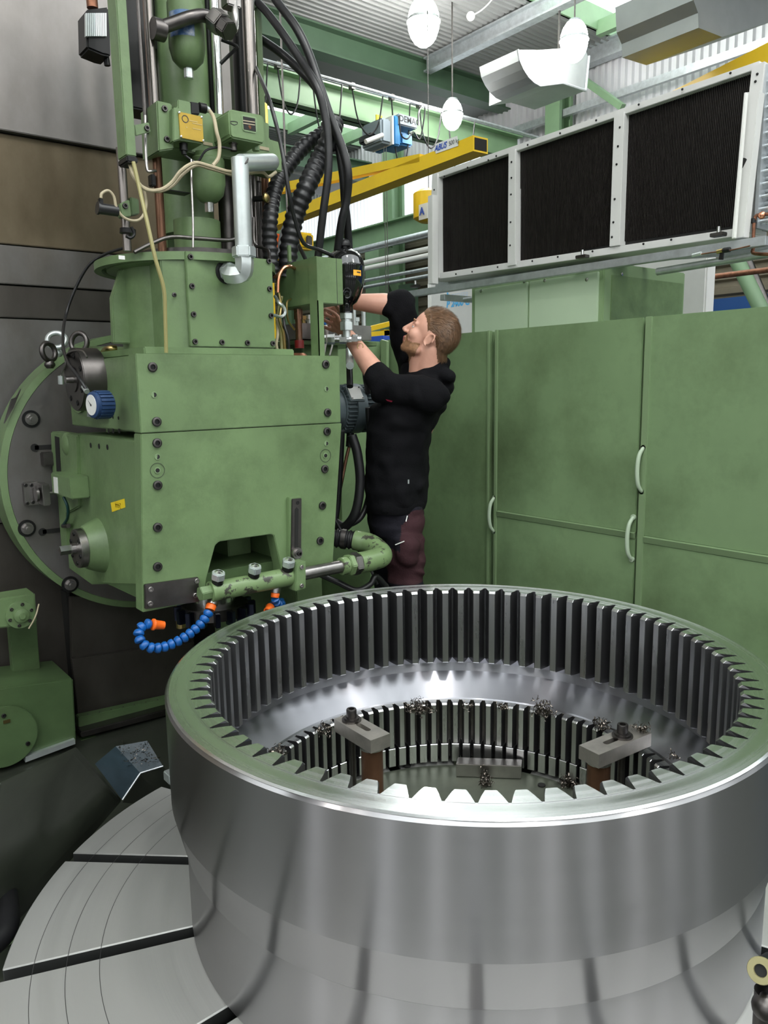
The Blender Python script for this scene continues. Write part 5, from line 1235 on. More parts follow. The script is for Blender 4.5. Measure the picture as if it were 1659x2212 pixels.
MB().cyl(fp(539, 275, 2.4945), fp(539, 275, 2.4955), .006, n=12).obj('window_mark', M['copper'], t)
MB().tube([fp(x, y, 2.4995) for x, y in ((498, 262), (506, 262), (513, 264), (512, 268), (506, 270), (499, 267), (498, 262))], .0012, n=6, smooth=0).obj('embossed_emblem', M['ink'], t)
MB().hexn(fp(503, 299, 2.55), fp(504, 312, 2.55), .016).cyl(fp(504, 312, 2.55), fp(505, 326, 2.55), .012, n=14).obj('pipe_nut', M['steel_dk'], t)
MB().hexn(fp(552, 310, 2.56), fp(553, 326, 2.56), .014).obj('pipe_nut', M['green_edge'], t)
# filter bowls
def bowl(x, ytop, ybot, Y, r, lab, nuttop, blue=False):
    a = fp(x, ybot, Y); top = fp(x, ytop, Y).z; t = thing('filter_bowl', lab, 'filter', a)
    prof = [(1e-7, 0), (r * .5, .006), (r * .85, .028), (r, .065), (r, top - a.z - .02), (r * .93, top - a.z - .015), (r * .93, top - a.z)]
    MB().lathe(prof, a, n=36).obj('bowl', M['green'], t)
    p = fp(x + 3, ybot, Y); MB().cyl(Vector((a.x, Y, a.z + .004)), Vector((a.x, Y, a.z - .03)), .017, n=6).obj('drain_nut', M['zinc'] if blue else M['steel_br'], t, bevel=.002)
    return t, a, top
t, a_, tp = bowl(407, 0, 150, 2.66, .062, 'upper green filter bowl with worn blue sticker', 0, True)
b = MB(); b.lathe([(.0627, .085), (.0627, .165)], a_, n=40, a0=PI * 1.03, a1=PI * 1.5); b.obj('worn_sticker', mat('worn_blue_sticker', (.05, .11, .24), .3, var=.3, scale=30, dirt=(.4, .45, .5), dirt_amt=.9, dscale=35), t)
t, a_, tp = bowl(452, 335, 440, 2.64, .061, 'lower green filter bowl hanging beneath the cross beam', 0)
# hydraulic pipe with big hexagon nut at the top
t = thing('hydraulic_pipe', 'thick dark hydraulic pipe with big hexagon nut crossing the upper filter', 'pipe', fp(420, 40, 2.58))
MB().tube([fp(338, 62, 2.62), fp(370, 52, 2.60), (fp(410, 38, 2.58)), fp(440, 34, 2.58), fp(468, 46, 2.57)], .021, n=18).obj('pipe', M['steel_dk'], t)
n0 = fp(462, 40, 2.56); n1 = fp(494, 66, 2.5); dn = (n1 - n0).normalized()
MB().hexn(n0, n0 + dn * .05, .040, ph=.2).obj('hex_nut', M['steel'], t, bevel=.003)
MB().hexn(n0 + dn * .05, n0 + dn * .09, .033, ph=.4).obj('hex_nut', M['steel_dk'], t, bevel=.003)
MB().tube([fp(492, 64, 2.52), fp(506, 64, 2.54), fp(508, 40, 2.56), fp(506, 0, 2.56), fp(504, -40, 2.56)], .012, n=14).obj('bent_pipe', M['steel'], t)
MB().box(fp(490, -30, 2.55), fp(522, 18, 2.55) + Y_ * .05).obj('fitting_block', M['steel'], t, bevel=.004)
MB().cyl(fp(336, 62, 2.62) - X_ * .01, fp(336, 62, 2.62) + X_ * .03, .034, n=20).obj('elbow_fitting', M['steel_dk'], t)
MB().tube([fp(478, 86, 2.6), fp(508, 98, 2.58), fp(510, 104, 2.58), fp(476, 138, 2.62)], .006, n=8, smooth=3).obj('thin_tube', M['blkhole'], t)
# white galvanised pipe with elbow on the cover
t = thing('white_elbow_pipe', 'thick pale galvanised pipe with elbow screwed into the square cover', 'pipe', fp(525, 560, 2.4))
YP = 2.40
b = MB().cyl(fp(520, 352, YP), fp(588, 350, YP + .11), .028, n=28); b.obj('upper_pipe', M['zinc'], t)
pv0 = fp(518, 350, YP); pv1 = fp(527, 545, YP); pv0.x = pv1.x = (pv0.x + pv1.x) / 2
MB().cyl(pv0 + Z_ * .012, pv1, .0285, n=28).obj('vertical_pipe', M['zinc'], t)
MB().torus(pv0 + Z_ * .0, (1, .55, -1), .028, .0035, 28, 8).obj('weld_seam', M['steel_dk'], t)
MB().hexn(pv1 + Z_ * .018, pv1 - Z_ * .018, .042, ph=.3).obj('hex_nut', M['zinc'], t, bevel=.004)
e1 = pv1 - Z_ * .018; e2 = fp(527, 585, YP); e2.x = pv1.x; e3 = fp(488, 588, 2.5)
MB().tube([e1, e2 + Z_ * .02, e2 + Vector((-.004, .01, -.008)), e2 + Vector((-.03, .04, -.012)), e2.lerp(e3, .75)], .032, n=6, smooth=4).obj('elbow', M['zinc'], t, bevel=0.0, angle=30)
dd = (e3 - e2).normalized(); MB().cyl(e3 - dd * .035, e3 + dd * .0, .033, n=6).obj('elbow_nut', M['zinc'], t, bevel=.003)
MB().lathe([(.024, 0), (.04, 0), (.040, .003), (.024, .004)], e3 + Vector((0, -.001, 0)), -Y_, n=28).obj('seal_ring', M['blkhole'], t)
# tubes and cables over the tower
def cable(name, lab, pts, r, mt, cat='cable', n=8, group=None):
    o = MB().tube([on(x, y, Y=Y) for x, y, Y in pts], r, n=n).obj(name, M[mt]); return tag(o, lab, cat, group)
cable('cream_cable', 'cream cable looping from the square tube across to the flow indicator', [(277, 345, 2.54), (290, 380, 2.5), (312, 408, 2.5), (345, 410, 2.5), (370, 395, 2.5), (392, 368, 2.48), (420, 352, 2.48), (450, 358, 2.48), (490, 370, 2.48), (530, 374, 2.5), (566, 372, 2.52), (580, 382, 2.55), (596, 372, 2.56)], .006, 'cream')
cable('cream_cable', 'second cream cable just beneath the first one above the housing', [(279, 345, 2.54), (286, 378, 2.52), (306, 402, 2.52), (340, 414, 2.52), (372, 402, 2.52), (396, 376, 2.5), (424, 358, 2.5), (452, 364, 2.5), (500, 378, 2.5)], .005, 'cream')
cable('cream_cable', 'cream cable falling from the black connector beside the yellow plate', [(452, 238, 2.56), (462, 255, 2.52), (468, 285, 2.5), (474, 310, 2.5), (472, 340, 2.5), (460, 358, 2.5)], .0065, 'cream')
cable('oil_feed_tube', 'yellowish transparent tube hanging down over the housing to the head', [(288, 350, 2.5), (302, 410, 2.48), (318, 480, 2.44), (336, 560, 2.42), (354, 625, 2.42), (357, 690, 2.43), (359, 762, 2.44)], .0065, 'amber', 'tube')
cable('black_wire', 'thin black wire from the plug to the flow indicator nut', [(398, 335, 2.56), (425, 350, 2.55), (445, 325, 2.53), (475, 318, 2.52), (500, 322, 2.52)], .004, 'blk')
cable('thin_steel_tube', 'thin steel tube running straight down to the square cover', [(413, 345, 2.55), (414, 400, 2.52), (417, 480, 2.50), (417, 535, 2.49)], .004, 'steel', 'tube')
cable('thin_steel_tube', 'thin bent steel tube left of the brown guide rod', [(314, 250, 2.58), (315, 330, 2.56), (318, 366, 2.55), (326, 370, 2.55), (336, 369, 2.57)], .005, 'steel', 'tube')
cable('thin_steel_tube', 'thin bent steel tube at the right end of the housing top', [(548, 470, 2.72), (550, 525, 2.7), (566, 535, 2.66), (580, 542, 2.6), (582, 562, 2.55)], .006, 'steel_dk', 'tube')
cable('black_pipe_loop', 'dark pipe lying around the bearing ring', [(290, 545, 2.6), (330, 525, 2.6), (370, 512, 2.6), (430, 515, 2.58), (500, 518, 2.6), (508, 500, 2.62), (508, 470, 2.64)], .007, 'steel_dk', 'pipe')
# sensor with connector at left
t = thing('proximity_sensor', 'black cylindrical sensor with looping cream cable left of the tower', 'sensor', fp(235, 452, 2.55))
MB().cyl(fp(213, 450, 2.55), fp(254, 456, 2.55), .017, n=18).cyl(fp(210, 449, 2.55), fp(214, 450, 2.55), .02, n=18).obj('sensor_body', M['blk'], t)
MB().box(fp(214, 427, 2.55), fp(224, 441, 2.55) + Y_ * .015).obj('plug', M['blkhole'], t, bevel=.002)
MB().tube([fp(x, y, 2.54) for x, y in ((218, 428), (220, 418), (234, 412), (246, 425), (252, 450), (268, 470), (290, 477), (306, 470), (316, 445), (312, 415), (300, 398))], .0045, n=8).obj('cable', M['cream'], t)
MB().prism([fp(x, y, 2.56) for x, y in ((258, 440), (280, 430), (284, 468), (262, 470))], (0, .03, 0)).obj('bracket', M['green'], t, bevel=.003)
MB().prism([fp(x, y, 2.60) for x, y in ((282, 425), (300, 430), (302, 462), (284, 466))], (0, .03, 0)).obj('bracket', M['green_dk'], t, bevel=.003)
bolt(t, fp(270, 445, 2.56), -Y_, .009, .006, 'socket_bolt')
MB().cyl(fp(276, 505, 2.6), fp(276, 495, 2.6), .026, n=20).obj('rod_collar', M['blkhole'], t)
MB().tube([fp(x, y, 2.55) for x, y in ((284, 490), (290, 506), (282, 514), (272, 510))], .005, n=8).obj('hook', M['blkhole'], t)
t = thing('rod_clamp', 'dark clamp joining the brown rod to the central green cylinder', 'clamp', fp(370, 415, 2.66))
MB().box(fp(340, 405, 2.66), fp(412, 418, 2.66) + Y_ * .05).obj('bar', M['blkhole'], t, bevel=.003)
MB().box(fp(326, 375, 2.66), fp(338, 402, 2.66) + Y_ * .03).obj('block', M['blkhole'], t, bevel=.003)
t = thing('drain_valve', 'small brass drain valve on the right of the tower', 'valve', fp(573, 430, 2.7))
MB().cyl(fp(548, 430, 2.72), fp(572, 428, 2.68), .011, n=14).obj('stem', M['blkhole'], t); MB().lathe([(.008, 0), (.018, .004), (.018, .012), (.01, .018)], fp(571, 428, 2.68), (.5, -1, 0), n=16).obj('valve_cap', M['brass'], t)
# black hoses, depth given by heading distance
def hose(lab, pts, r, mt='blk', ribs=0, name='hydraulic_hose', n=14):
    P = [on(x, y, d=d) for x, y, d in pts]
    b = MB()
    if ribs:
        Q = resample(catmull(P, 14), ribs / 4); b.tube(Q, r, n=20, smooth=0, prof=[1, 1, .87, .87])
    else: b.tube(P, r, n=n, smooth=8)
    return tag(b.obj(name, M[mt], angle=60), lab, 'hose')
hose('long black hose arching from the tower top, inner left one of three', [(540, -12, 3.3), (575, 25, 3.25), (607, 67, 3.2), (648, 128, 3.15), (685, 189, 3.1), (702, 250, 3.1), (709, 304, 3.1), (709, 374, 3.1), (697, 468, 3.12), (687, 556, 3.15)], .0155)
hose('long black hose arching from the picture top, outermost right', [(560, -60, 3.3), (596, 0, 3.25), (638, 57, 3.2), (665, 111, 3.18), (689, 179, 3.15), (715, 256, 3.15), (741, 325, 3.15), (752, 375, 3.15), (749, 430, 3.18), (737, 484, 3.2), (727, 560, 3.25)], .0165)
hose('black hose crossing from the tower at the left down behind the others', [(530, 62, 3.35), (553, 78, 3.35), (607, 115, 3.3), (658, 162, 3.25), (690, 200, 3.22), (711, 250, 3.2), (729, 304, 3.2), (741, 380, 3.2), (745, 437, 3.22), (750, 484, 3.25), (755, 560, 3.3)], .0165)
hose('thin black hose hanging left of the corrugated hoses', [(552, 145, 3.2), (577, 203, 3.0), (597, 270, 2.95), (613, 345, 2.9), (625, 421, 2.9), (637, 474, 2.95), (656, 525, 3.0), (690, 540, 3.1), (720, 553, 3.2)], .0075)
hose('left corrugated black hose behind the spindle housing', [(716, 262, 3.3), (697, 289, 3.3), (655, 318, 3.25), (615, 368, 3.2), (593, 412, 3.15), (584, 468, 3.1), (583, 531, 3.1), (590, 610, 3.1)], .031, ribs=.026)
hose('right corrugated black hose thicker, behind the green terminal box', [(722, 266, 3.25), (712, 300, 3.2), (690, 345, 3.2), (662, 405, 3.15), (637, 468, 3.15), (625, 531, 3.15), (618, 600, 3.15)], .039, ribs=.029)
t = thing('hose_fitting', 'pale hose fitting at the top right of the tower', 'fitting', on(553, 5, d=3.3)); MB().cyl(on(545, -4, d=3.3), on(556, 10, d=3.28), .024, n=16).obj('ferrule', M['zinc'], t)

# terminal box, accumulator, manifold, motor
YB = 2.45
xb0 = on(685, 600, Y=YB).x; xb1 = on(741, 600, Y=YB).x; zb0 = on(690, 655, Y=YB).z; zb1 = on(700, 555, Y=YB).z; yb1 = on(598, 600, X=xb0).y
t = thing('terminal_box', 'green rectangular terminal box in front of the black accumulator', 'box', (xb0 + .06, YB + .2, zb0))
MB().box((xb0, YB, zb0), (xb1, yb1, zb1)).obj('box', M['green'], t, bevel=.003)
xx = on(727, 600, Y=YB).x; MB().box((xx, YB - .001, zb0), (xx + .0015, YB, zb1)).obj('lid_seam', M['ink'], t, smooth=False)
MB().box((xb0 - .003, YB - .004, zt_h), (xb0 + .022, YB + .0, zb0 + .01)).box((xb0 - .003, YB - .004, zt_h), (xb0, YB + .05, zb1)).obj('stand', M['green'], t, smooth=False)
MB().box((xb0 - .02, YB + .16, zb1), (xb0 - .008, YB + .17, zb1 + .06)).obj('pin', M['green'], t)
ac = on(746, 600, d=3.24); za0 = on(746, 660, d=3.24).z; za1 = on(746, 538, d=3.24).z; r_ = .079
t = thing('accumulator', 'glossy black hydraulic accumulator bottle with orange label', 'accumulator', (ac.x, ac.y, za0))
H_ = za1 - za0
MB().lathe([(.028, -.03), (.028, .0), (.045, .012), (.062, .04), (.073, .07), (r_, .105), (r_, H_ - .075), (r_ * 1.012, H_ - .073), (r_ * 1.012, H_ - .066), (r_, H_ - .064), (r_ * .94, H_ - .04), (r_ * .75, H_ - .018), (.035, H_ - .002), (.022, H_)], (ac.x, ac.y, za0), n=48).obj('bottle', M['blkgloss'], t, angle=60)
MB().lathe([(.014, 0), (.014, .012), (.024, .012), (.024, .022), (.018, .034), (.01, .04), (1e-7, .04)], (ac.x, ac.y, za1 - .001), n=20).obj('gas_cap', M['blkhole'], t)
da = math.atan2(-ac.y, -ac.x); b = MB(); hz = on(770, 588, d=3.17).z - za0
b.lathe([(r_ + .0008, hz - .012), (r_ + .0008, hz + .010)], (ac.x, ac.y, za0), n=16, a0=da + .42, a1=da + .92); b.obj('orange_label', M['lbl_or'], t)
b = MB(); b.lathe([(r_ + .0014, hz - .001), (r_ + .0014, hz + .004)], (ac.x, ac.y, za0), n=10, a0=da + .62, a1=da + .86); b.obj('label_print', M['ink'], t)
MB().cyl((ac.x, ac.y, za0 - .03), (ac.x, ac.y, za0 - .055), .028, n=6).obj('hex_neck', M['zinc'], t, bevel=.002)
MB().cyl((ac.x, ac.y, za0 - .055), (ac.x, ac.y, za0 - .065), .022, n=16).cyl((ac.x, ac.y, za0 - .065), (ac.x, ac.y, za0 - .10), .028, n=6).obj('hex_nut', M['zinc'], t, bevel=.002)
b = MB().cyl((ac.x, ac.y, za0 - .1), (ac.x, ac.y, za0 - .13), .016, n=16); b.obj('tee_stem', M['zinc'], t)
zt2 = za0 - .135
for x0, x1, r in ((-.12, -.085, .022), (-.08, -.05, .026), (-.05, -.03, .018), (-.03, .0, .024), (0, .02, .017), (.02, .045, .023), (.045, .06, .015)):
    a = Vector((ac.x, ac.y, zt2)); MB().cyl(a + RT * x0, a + RT * x1, r * .8, n=6 if r > .02 else 16).obj('fitting', M['steel_br'], t)
MB().torus(a + RT * .055 - Z_ * .03, HD, .012, .0015, 16, 6).obj('safety_wire', M['brass'], t)
# valve block behind
vb = thing('valve_manifold', 'grey steel valve manifold block above the green bracket, by the man\'s hands', 'block', on(725, 735, d=3.75))
p0 = on(640, 705, Y=2.95); p1 = on(803, 735, Y=2.95)
MB().box((on(648, 720, Y=2.95).x, 2.95, on(803, 736, Y=2.95).z), (on(803, 720, Y=2.95).x, 3.15, on(803, 704, Y=2.95).z)).obj('block', M['steel'], vb, bevel=.003)
gx0, gx1 = on(640, 745, Y=2.97).x, on(815, 745, Y=2.97).x; gz = on(803, 738, Y=2.95).z
MB().box((gx0, 2.97, gz - .02), (gx1, 3.3, gz)).box((gx0 + .05, 3.0, .9), (gx0 + .25, 3.3, gz)).obj('green_bracket', M['green'], vb, bevel=.003)
for x, y, c_ in ((668, 695, 'zinc'), (655, 697, 'brass'), (770, 700, 'zinc'), (764, 668, 'zinc'), (785, 672, 'zinc')):
    p = on(x, y, Y=3.0); MB().cyl(Vector((p.x, p.y, gz + .05)), p + Z_ * .03, .011, n=12).cyl(p + Z_ * .012, p + Z_ * .03, .017, n=6).obj('port_fitting', M[c_], vb)
MB().cyl(on(785, 640, Y=3.0), on(785, 668, Y=3.0), .012, n=12).obj('port_hose', M['blk'], vb)
MB().cyl(on(703, 690, Y=2.93), on(700, 702, Y=2.93), .01, n=12).obj('blue_cap', M['bluepl'], vb)
cable('tie_strap', 'flat grey strap hanging below the accumulator fittings, wider one', [(704, 705, 2.9), (706, 720, 2.85), (702, 745, 2.85), (698, 768, 2.8)], .0075, 'tape', 'strap')
cable('tie_strap', 'narrow grey strap hanging right of the wider one', [(722, 722, 2.9), (718, 745, 2.85), (712, 768, 2.8)], .004, 'tape', 'strap')
# tubes left of the terminal box
t = thing('amber_pipe', 'brown vertical pipe with red collar standing on a copper cap', 'pipe', on(645, 760, Y=2.62))
p = on(645, 700, Y=2.65); MB().cyl((p.x, 2.65, on(645, 668, Y=2.65).z), (p.x, 2.65, on(645, 745, Y=2.65).z), .014, n=16).cyl((p.x, 2.65, on(645, 690, Y=2.65).z), (p.x, 2.65, on(645, 668, Y=2.65).z), .018, n=16).obj('pipe', M['brownrod'], t)
MB().cyl((p.x, 2.65, on(645, 735, Y=2.65).z), (p.x, 2.65, on(645, 752, Y=2.65).z), .019, n=16).obj('red_collar', mat('dark_red_plastic', (.18, .01, .01), .4), t)
p = on(650, 765, Y=2.62); MB().lathe([(.05, -.02), (.05, .008), (.038, .02), (1e-7, .02)], (p.x, 2.66, zt_h + .0), n=28).obj('copper_cap', M['copper'], t)
for i, (pts, r, mt, lab) in enumerate((
    ([(592, 600, 2.6), (604, 590, 2.58), (616, 578, 2.58), (626, 574, 2.6)], .006, 'copper_d', 'uppermost bent copper tube between housing and terminal box'),
    ([(600, 632, 2.55), (602, 600, 2.55), (612, 580, 2.55), (626, 576, 2.56), (636, 580, 2.6)], .007, 'copper', 'arched copper tube in front of the terminal box side'),
    ([(594, 640, 2.6), (603, 655, 2.55), (612, 662, 2.55), (616, 675, 2.55), (608, 684, 2.55), (592, 681, 2.58)], .006, 'zinc', 'looped zinc tube beside the housing'),
    ([(602, 632, 2.56), (607, 660, 2.56), (604, 690, 2.56), (612, 720, 2.57), (616, 766, 2.58)], .006, 'brass', 'brass tube running down to the head top'),
    ([(598, 690, 2.6), (600, 720, 2.58), (597, 745, 2.58), (603, 768, 2.58)], .006, 'cream', 'cream tube running down beside the cover'),
    ([(610, 655, 2.58), (614, 700, 2.56), (622, 730, 2.55), (624, 768, 2.56)], .006, 'blk', 'black tube running down beside the copper cap'),
    ([(608, 640, 2.62), (600, 690, 2.62), (607, 730, 2.62), (609, 768, 2.6)], .007, 'amber', 'amber tube between the cream and brass tubes'),
    ([(628, 646, 2.6), (620, 655, 2.58), (622, 690, 2.58), (636, 712, 2.6)], .004, 'brass', 'thin brass tube curving under the terminal box'))):
    cable('bent_tube', lab, pts, r, mt, 'tube')
tag(MB().box((xb0 - .05, 2.98, 1.2), (xb0 + .12, 3.12, 1.95)).obj('rear_valve_block', M['green_dk'], bevel=.004), 'dark green block behind the tangle of copper tubes', 'block')
# electric motor
mc = on(768, 886, Y=2.78); mo = thing('electric_motor', 'grey finned electric motor with white type plate right of the head', 'motor', mc)
ma = Vector((1, -.12, 0)).normalized(); m0 = on(728, 884, Y=2.80); m1 = m0 + ma * .17
Rm = .103
MB().lathe([(1e-7, -.06), (.085, -.06), (.085, .0), (.093, .0), (.093, .17), (.098, .172), (.098, .185), (.06, .19), (1e-7, .19)], m0, ma, n=48).obj('motor_body', M['greypnt'], mo)
u = ma.orthogonal().normalized(); w = ma.cross(u)
for k in range(36):
    a = 2 * PI * k / 36; e = u * math.cos(a) + w * math.sin(a); s_ = ma.cross(e)
    for (q0, q1) in ((.005, .045), (.105, .165)):
        c_ = m0 + e * .090; MB().prism([c_ + s_ * .002 + ma * q0, c_ - s_ * .002 + ma * q0, c_ - s_ * .002 + ma * q1, c_ + s_ * .002 + ma * q1], e * .018).obj('cooling_fin', M['greypnt'], mo, smooth=False)
MB().lathe([(.095, .048), (.111, .048), (.111, .098), (.095, .098)], m0, ma, n=48).obj('band', M['greypnt'], mo)
vw = (CAM - m0).normalized(); e = (vw - ma * vw.dot(ma)).normalized(); e = (e * .8 + Z_ * .6).normalized(); s_ = ma.cross(e).normalized()
c_ = m0 + e * .113 + ma * .045
MB().prism([c_ + ma * .03 + s_ * .034, c_ - ma * .03 + s_ * .034, c_ - ma * .03 - s_ * .034, c_ + ma * .03 - s_ * .034], e * .003).obj('type_plate', M['print'], mo)
MB().prism([c_ - e * .02 + ma * .036 + s_ * .04, c_ - e * .02 - ma * .036 + s_ * .04, c_ - e * .02 - ma * .036 - s_ * .04, c_ - e * .02 + ma * .036 - s_ * .04], e * .019).obj('plate_pad', M['greypnt'], mo, bevel=.002)
for i in (-1, 1):
    for j in (-1, 1): bolt(mo, c_ + e * .003 + ma * .026 * i + s_ * .029 * j, e, .004, .002, 'rivet', M['steel_dk'], 'dome')
MB().cyl(on(757, 935, Y=2.78), on(755, 965, Y=2.78), .017, n=14).obj('gland', M['blkhole'], mo)
cable('rusty_drain_pipe', 'slim brown pipe slanting down below the motor gland', [(755, 962, 2.78), (748, 990, 2.77), (738, 1040, 2.75), (730, 1080, 2.74), (722, 1130, 2.72)], .008, 'brownrod', 'pipe')
hose('wide black hose hanging below the motor, left one', [(738, 930, 3.25), (735, 1000, 3.28), (730, 1080, 3.3), (725, 1120, 3.3)], .014)
hose('wide flat black hose looping below the motor', [(760, 940, 3.2), (772, 980, 3.2), (778, 1040, 3.2), (770, 1100, 3.2), (752, 1132, 3.22), (732, 1140, 3.25), (715, 1120, 3.3)], .020)
hose('black hose looping beside the man down to the floor cables', [(795, 880, 3.3), (800, 960, 3.32), (800, 1040, 3.3), (792, 1090, 3.28), (775, 1122, 3.25), (745, 1135, 3.25), (725, 1125, 3.28)], .013)
hose('thin black cable slanting behind the ribbed hose', [(722, 1120, 3.2), (740, 1150, 3.2), (765, 1175, 3.15), (800, 1230, 3.1), (815, 1262, 3.1)], .006)
hose('black floor cable under the pipe elbow', [(690, 1240, 2.95), (730, 1258, 2.95), (770, 1275, 2.95), (800, 1262, 2.98), (812, 1245, 3.0), (835, 1268, 3.05)], .012)
hose('upper black hose with steel ferrule above the motor', [(754, 735, 3.45), (754, 760, 3.4), (755, 800, 3.35), (756, 835, 3.3)], .014)
tag(MB().cyl(on(755, 757, d=3.38), on(756, 790, d=3.24), .017, n=14).obj('hose_ferrule', M['zinc']), 'zinc ferrule with blue ring on the hose above the motor', 'fitting')
hose('second black hose above the motor, nearer the man', [(788, 800, 3.4), (790, 820, 3.38), (795, 850, 3.4)], .012)
tag(MB().prism([(1.5, 2.3, .76), (2.6, 2.9, .76), (2.85, 4.1, .76), (1.5, 4.1, .76)], (0, 0, -.04)).obj('bed_top', M['green_dk'], bevel=.003), 'green oily bed surface seen just behind the gear ring', 'machine part') if False else None
tag(MB().box((1.62, 2.62, 0), (1.75, 3.4, .80)).obj('bed_block', M['green'], bevel=.004), 'green bed block below the pipe elbow', 'machine part')
tag(MB().box((1.76, 3.0, 0), (2.3, 3.35, .70)).obj('bed_block', M['green_dk'], bevel=.004), 'dark green bed block behind the gear ring', 'machine part')

# ================================================================== THE MAN
from mathutils import noise as MN
from mathutils.bvhtree import BVHTree
def seg(b, p0, r0, p1, r1, n=18):
    p0 = Vector(p0); p1 = Vector(p1); b.cyl(p0, p1, r0, r1, n=n); b.ball(p0, r0, n=n, m_=10); b.ball(p1, r1, n=n, m_=10)
def chain(b, pts, rs, n=18):
    for i in range(len(pts) - 1): seg(b, pts[i], rs[i], pts[i + 1], rs[i + 1], n)
def loft(b, secs, fx, fy, n=28):
    # secs: (centre, half-width along fx, half-depth along fy)
    V = []; k = len(secs)
    for c, a, d in secs: V += [Vector(c) + fx * (a * math.cos(2 * PI * i / n)) + fy * (d * math.sin(2 * PI * i / n)) for i in range(n)]
    Fc = [(q * n + i, q * n + (i + 1) % n, (q + 1) * n + (i + 1) % n, (q + 1) * n + i) for q in range(k - 1) for i in range(n)]
    Fc += [tuple(range(n))[::-1], tuple(range((k - 1) * n, k * n))]
    b.add(V, Fc)
def organic(b, name, mats, vox, smooth_it=6, noise_amp=0., noise_f=20., fold=None):
    me = bpy.data.meshes.new("tmp"); me.from_pydata(b.v, [], b.f)
    bm = bmesh.new(); bm.from_mesh(me); bmesh.ops.recalc_face_normals(bm, faces=bm.faces); bm.to_mesh(me); bm.free()
    o = bpy.data.objects.new('tmp', me); COL.objects.link(o)
    r = o.modifiers.new('r', 'REMESH'); r.mode = 'VOXEL'; r.voxel_size = vox
    s = o.modifiers.new('s', 'SMOOTH'); s.iterations = smooth_it; s.factor = .5
    dg = bpy.context.evaluated_depsgraph_get(); dg.update()
    out = bpy.data.meshes.new_from_object(o.evaluated_get(dg)); bpy.data.objects.remove(o); bpy.data.meshes.remove(me)
    out.name = name; out.materials.clear()
    for mm in mats: out.materials.append(mm)
    if fold:
        nr_ = [v.normal.copy() for v in out.vertices]
        for v, q in zip(out.vertices, nr_): v.co += q * fold(v.co)
    out.shade_smooth(); return out
PD = 3.28
def pp(x, y, d=PD): return on(x, y, d=d)
FDv = (-RT * .985 + HD * .17).normalized(); SDv = Z_.cross(FDv).normalized()   # facing direction, his left side = towards camera?
if SDv.dot(HD) > 0: SDv = -SDv
pit = math.radians(28)
hf = (FDv * math.cos(pit) + Z_ * math.sin(pit)).normalized(); hu = (Z_ * math.cos(pit) - FDv * math.sin(pit)).normalized(); hs_ = SDv
HC = pp(930, 727, 3.27)
def H(x, y, z): return HC + hf * x + hs_ * y + hu * z
def hball(b, c, r3, n=28, m_=18):
    o = len(b.v); b.ball((0, 0, 0), 1., n=n, m_=m_)
    for i in range(o, len(b.v)):
        p = b.v[i]; b.v[i] = H(c[0] + p.x * r3[0], c[1] + p.y * r3[1], c[2] + p.z * r3[2])
def hseg(b, a, r0, c, r1): seg(b, H(*a), r0, H(*c), r1, 14)
skin = MB()
hball(skin, (-.010, 0, .028), (.097, .075, .090))
hball(skin, (.036, 0, -.018), (.056, .060, .082))
hball(skin, (.030, 0, -.070), (.056, .053, .040))
hball(skin, (.074, 0, -.086), (.020, .022, .018))
for s_ in (-1, 1):
    hseg(skin, (.080, .008 * s_, .022), .011, (.070, .044 * s_, .020), .009)
    hball(skin, (.058, .040 * s_, -.022), (.026, .022, .026))
    hball(skin, (.104, .011 * s_, -.026), (.010, .008, .008), 12, 8)
    hseg(skin, (.020, .050 * s_, -.075), .018, (.070, .018 * s_, -.088), .014)
    # ear
    for k in range(9):
        a0 = math.radians(-60 + k * 36 - 36); a1 = a0 + math.radians(36)
        if k < 8: hseg(skin, (-.012 + .017 * math.cos(a0) - .006 * math.sin(a0), (.078 + .008 * (1 - math.cos(a0))) * s_, -.014 + .027 * math.sin(a0)), .0046, (-.012 + .017 * math.cos(a1) - .006 * math.sin(a1), (.078 + .008 * (1 - math.cos(a1))) * s_, -.014 + .027 * math.sin(a1)), .0046)
    hball(skin, (-.010, .074 * s_, -.014), (.016, .006, .026), 14, 10)
hseg(skin, (.088, 0, .018), .009, (.113, 0, -.020), .0105)
hseg(skin, (.093, -.014, -.050), .0062, (.097, 0, -.049), .0075); hseg(skin, (.097, 0, -.049), .0075, (.093, .014, -.050), .0062)
hseg(skin, (.090, -.012, -.061), .0062, (.093, 0, -.062), .0075); hseg(skin, (.093, 0, -.062), .0075, (.090, .012, -.061), .0062)
neck0 = H(-.028, 0, -.050); neckb = pp(925, 818, 3.30)
seg(skin, neck0, .060, neckb, .066, 24)
seg(skin, H(.01, 0, -.085), .040, pp(905, 812, 3.30), .045, 20)
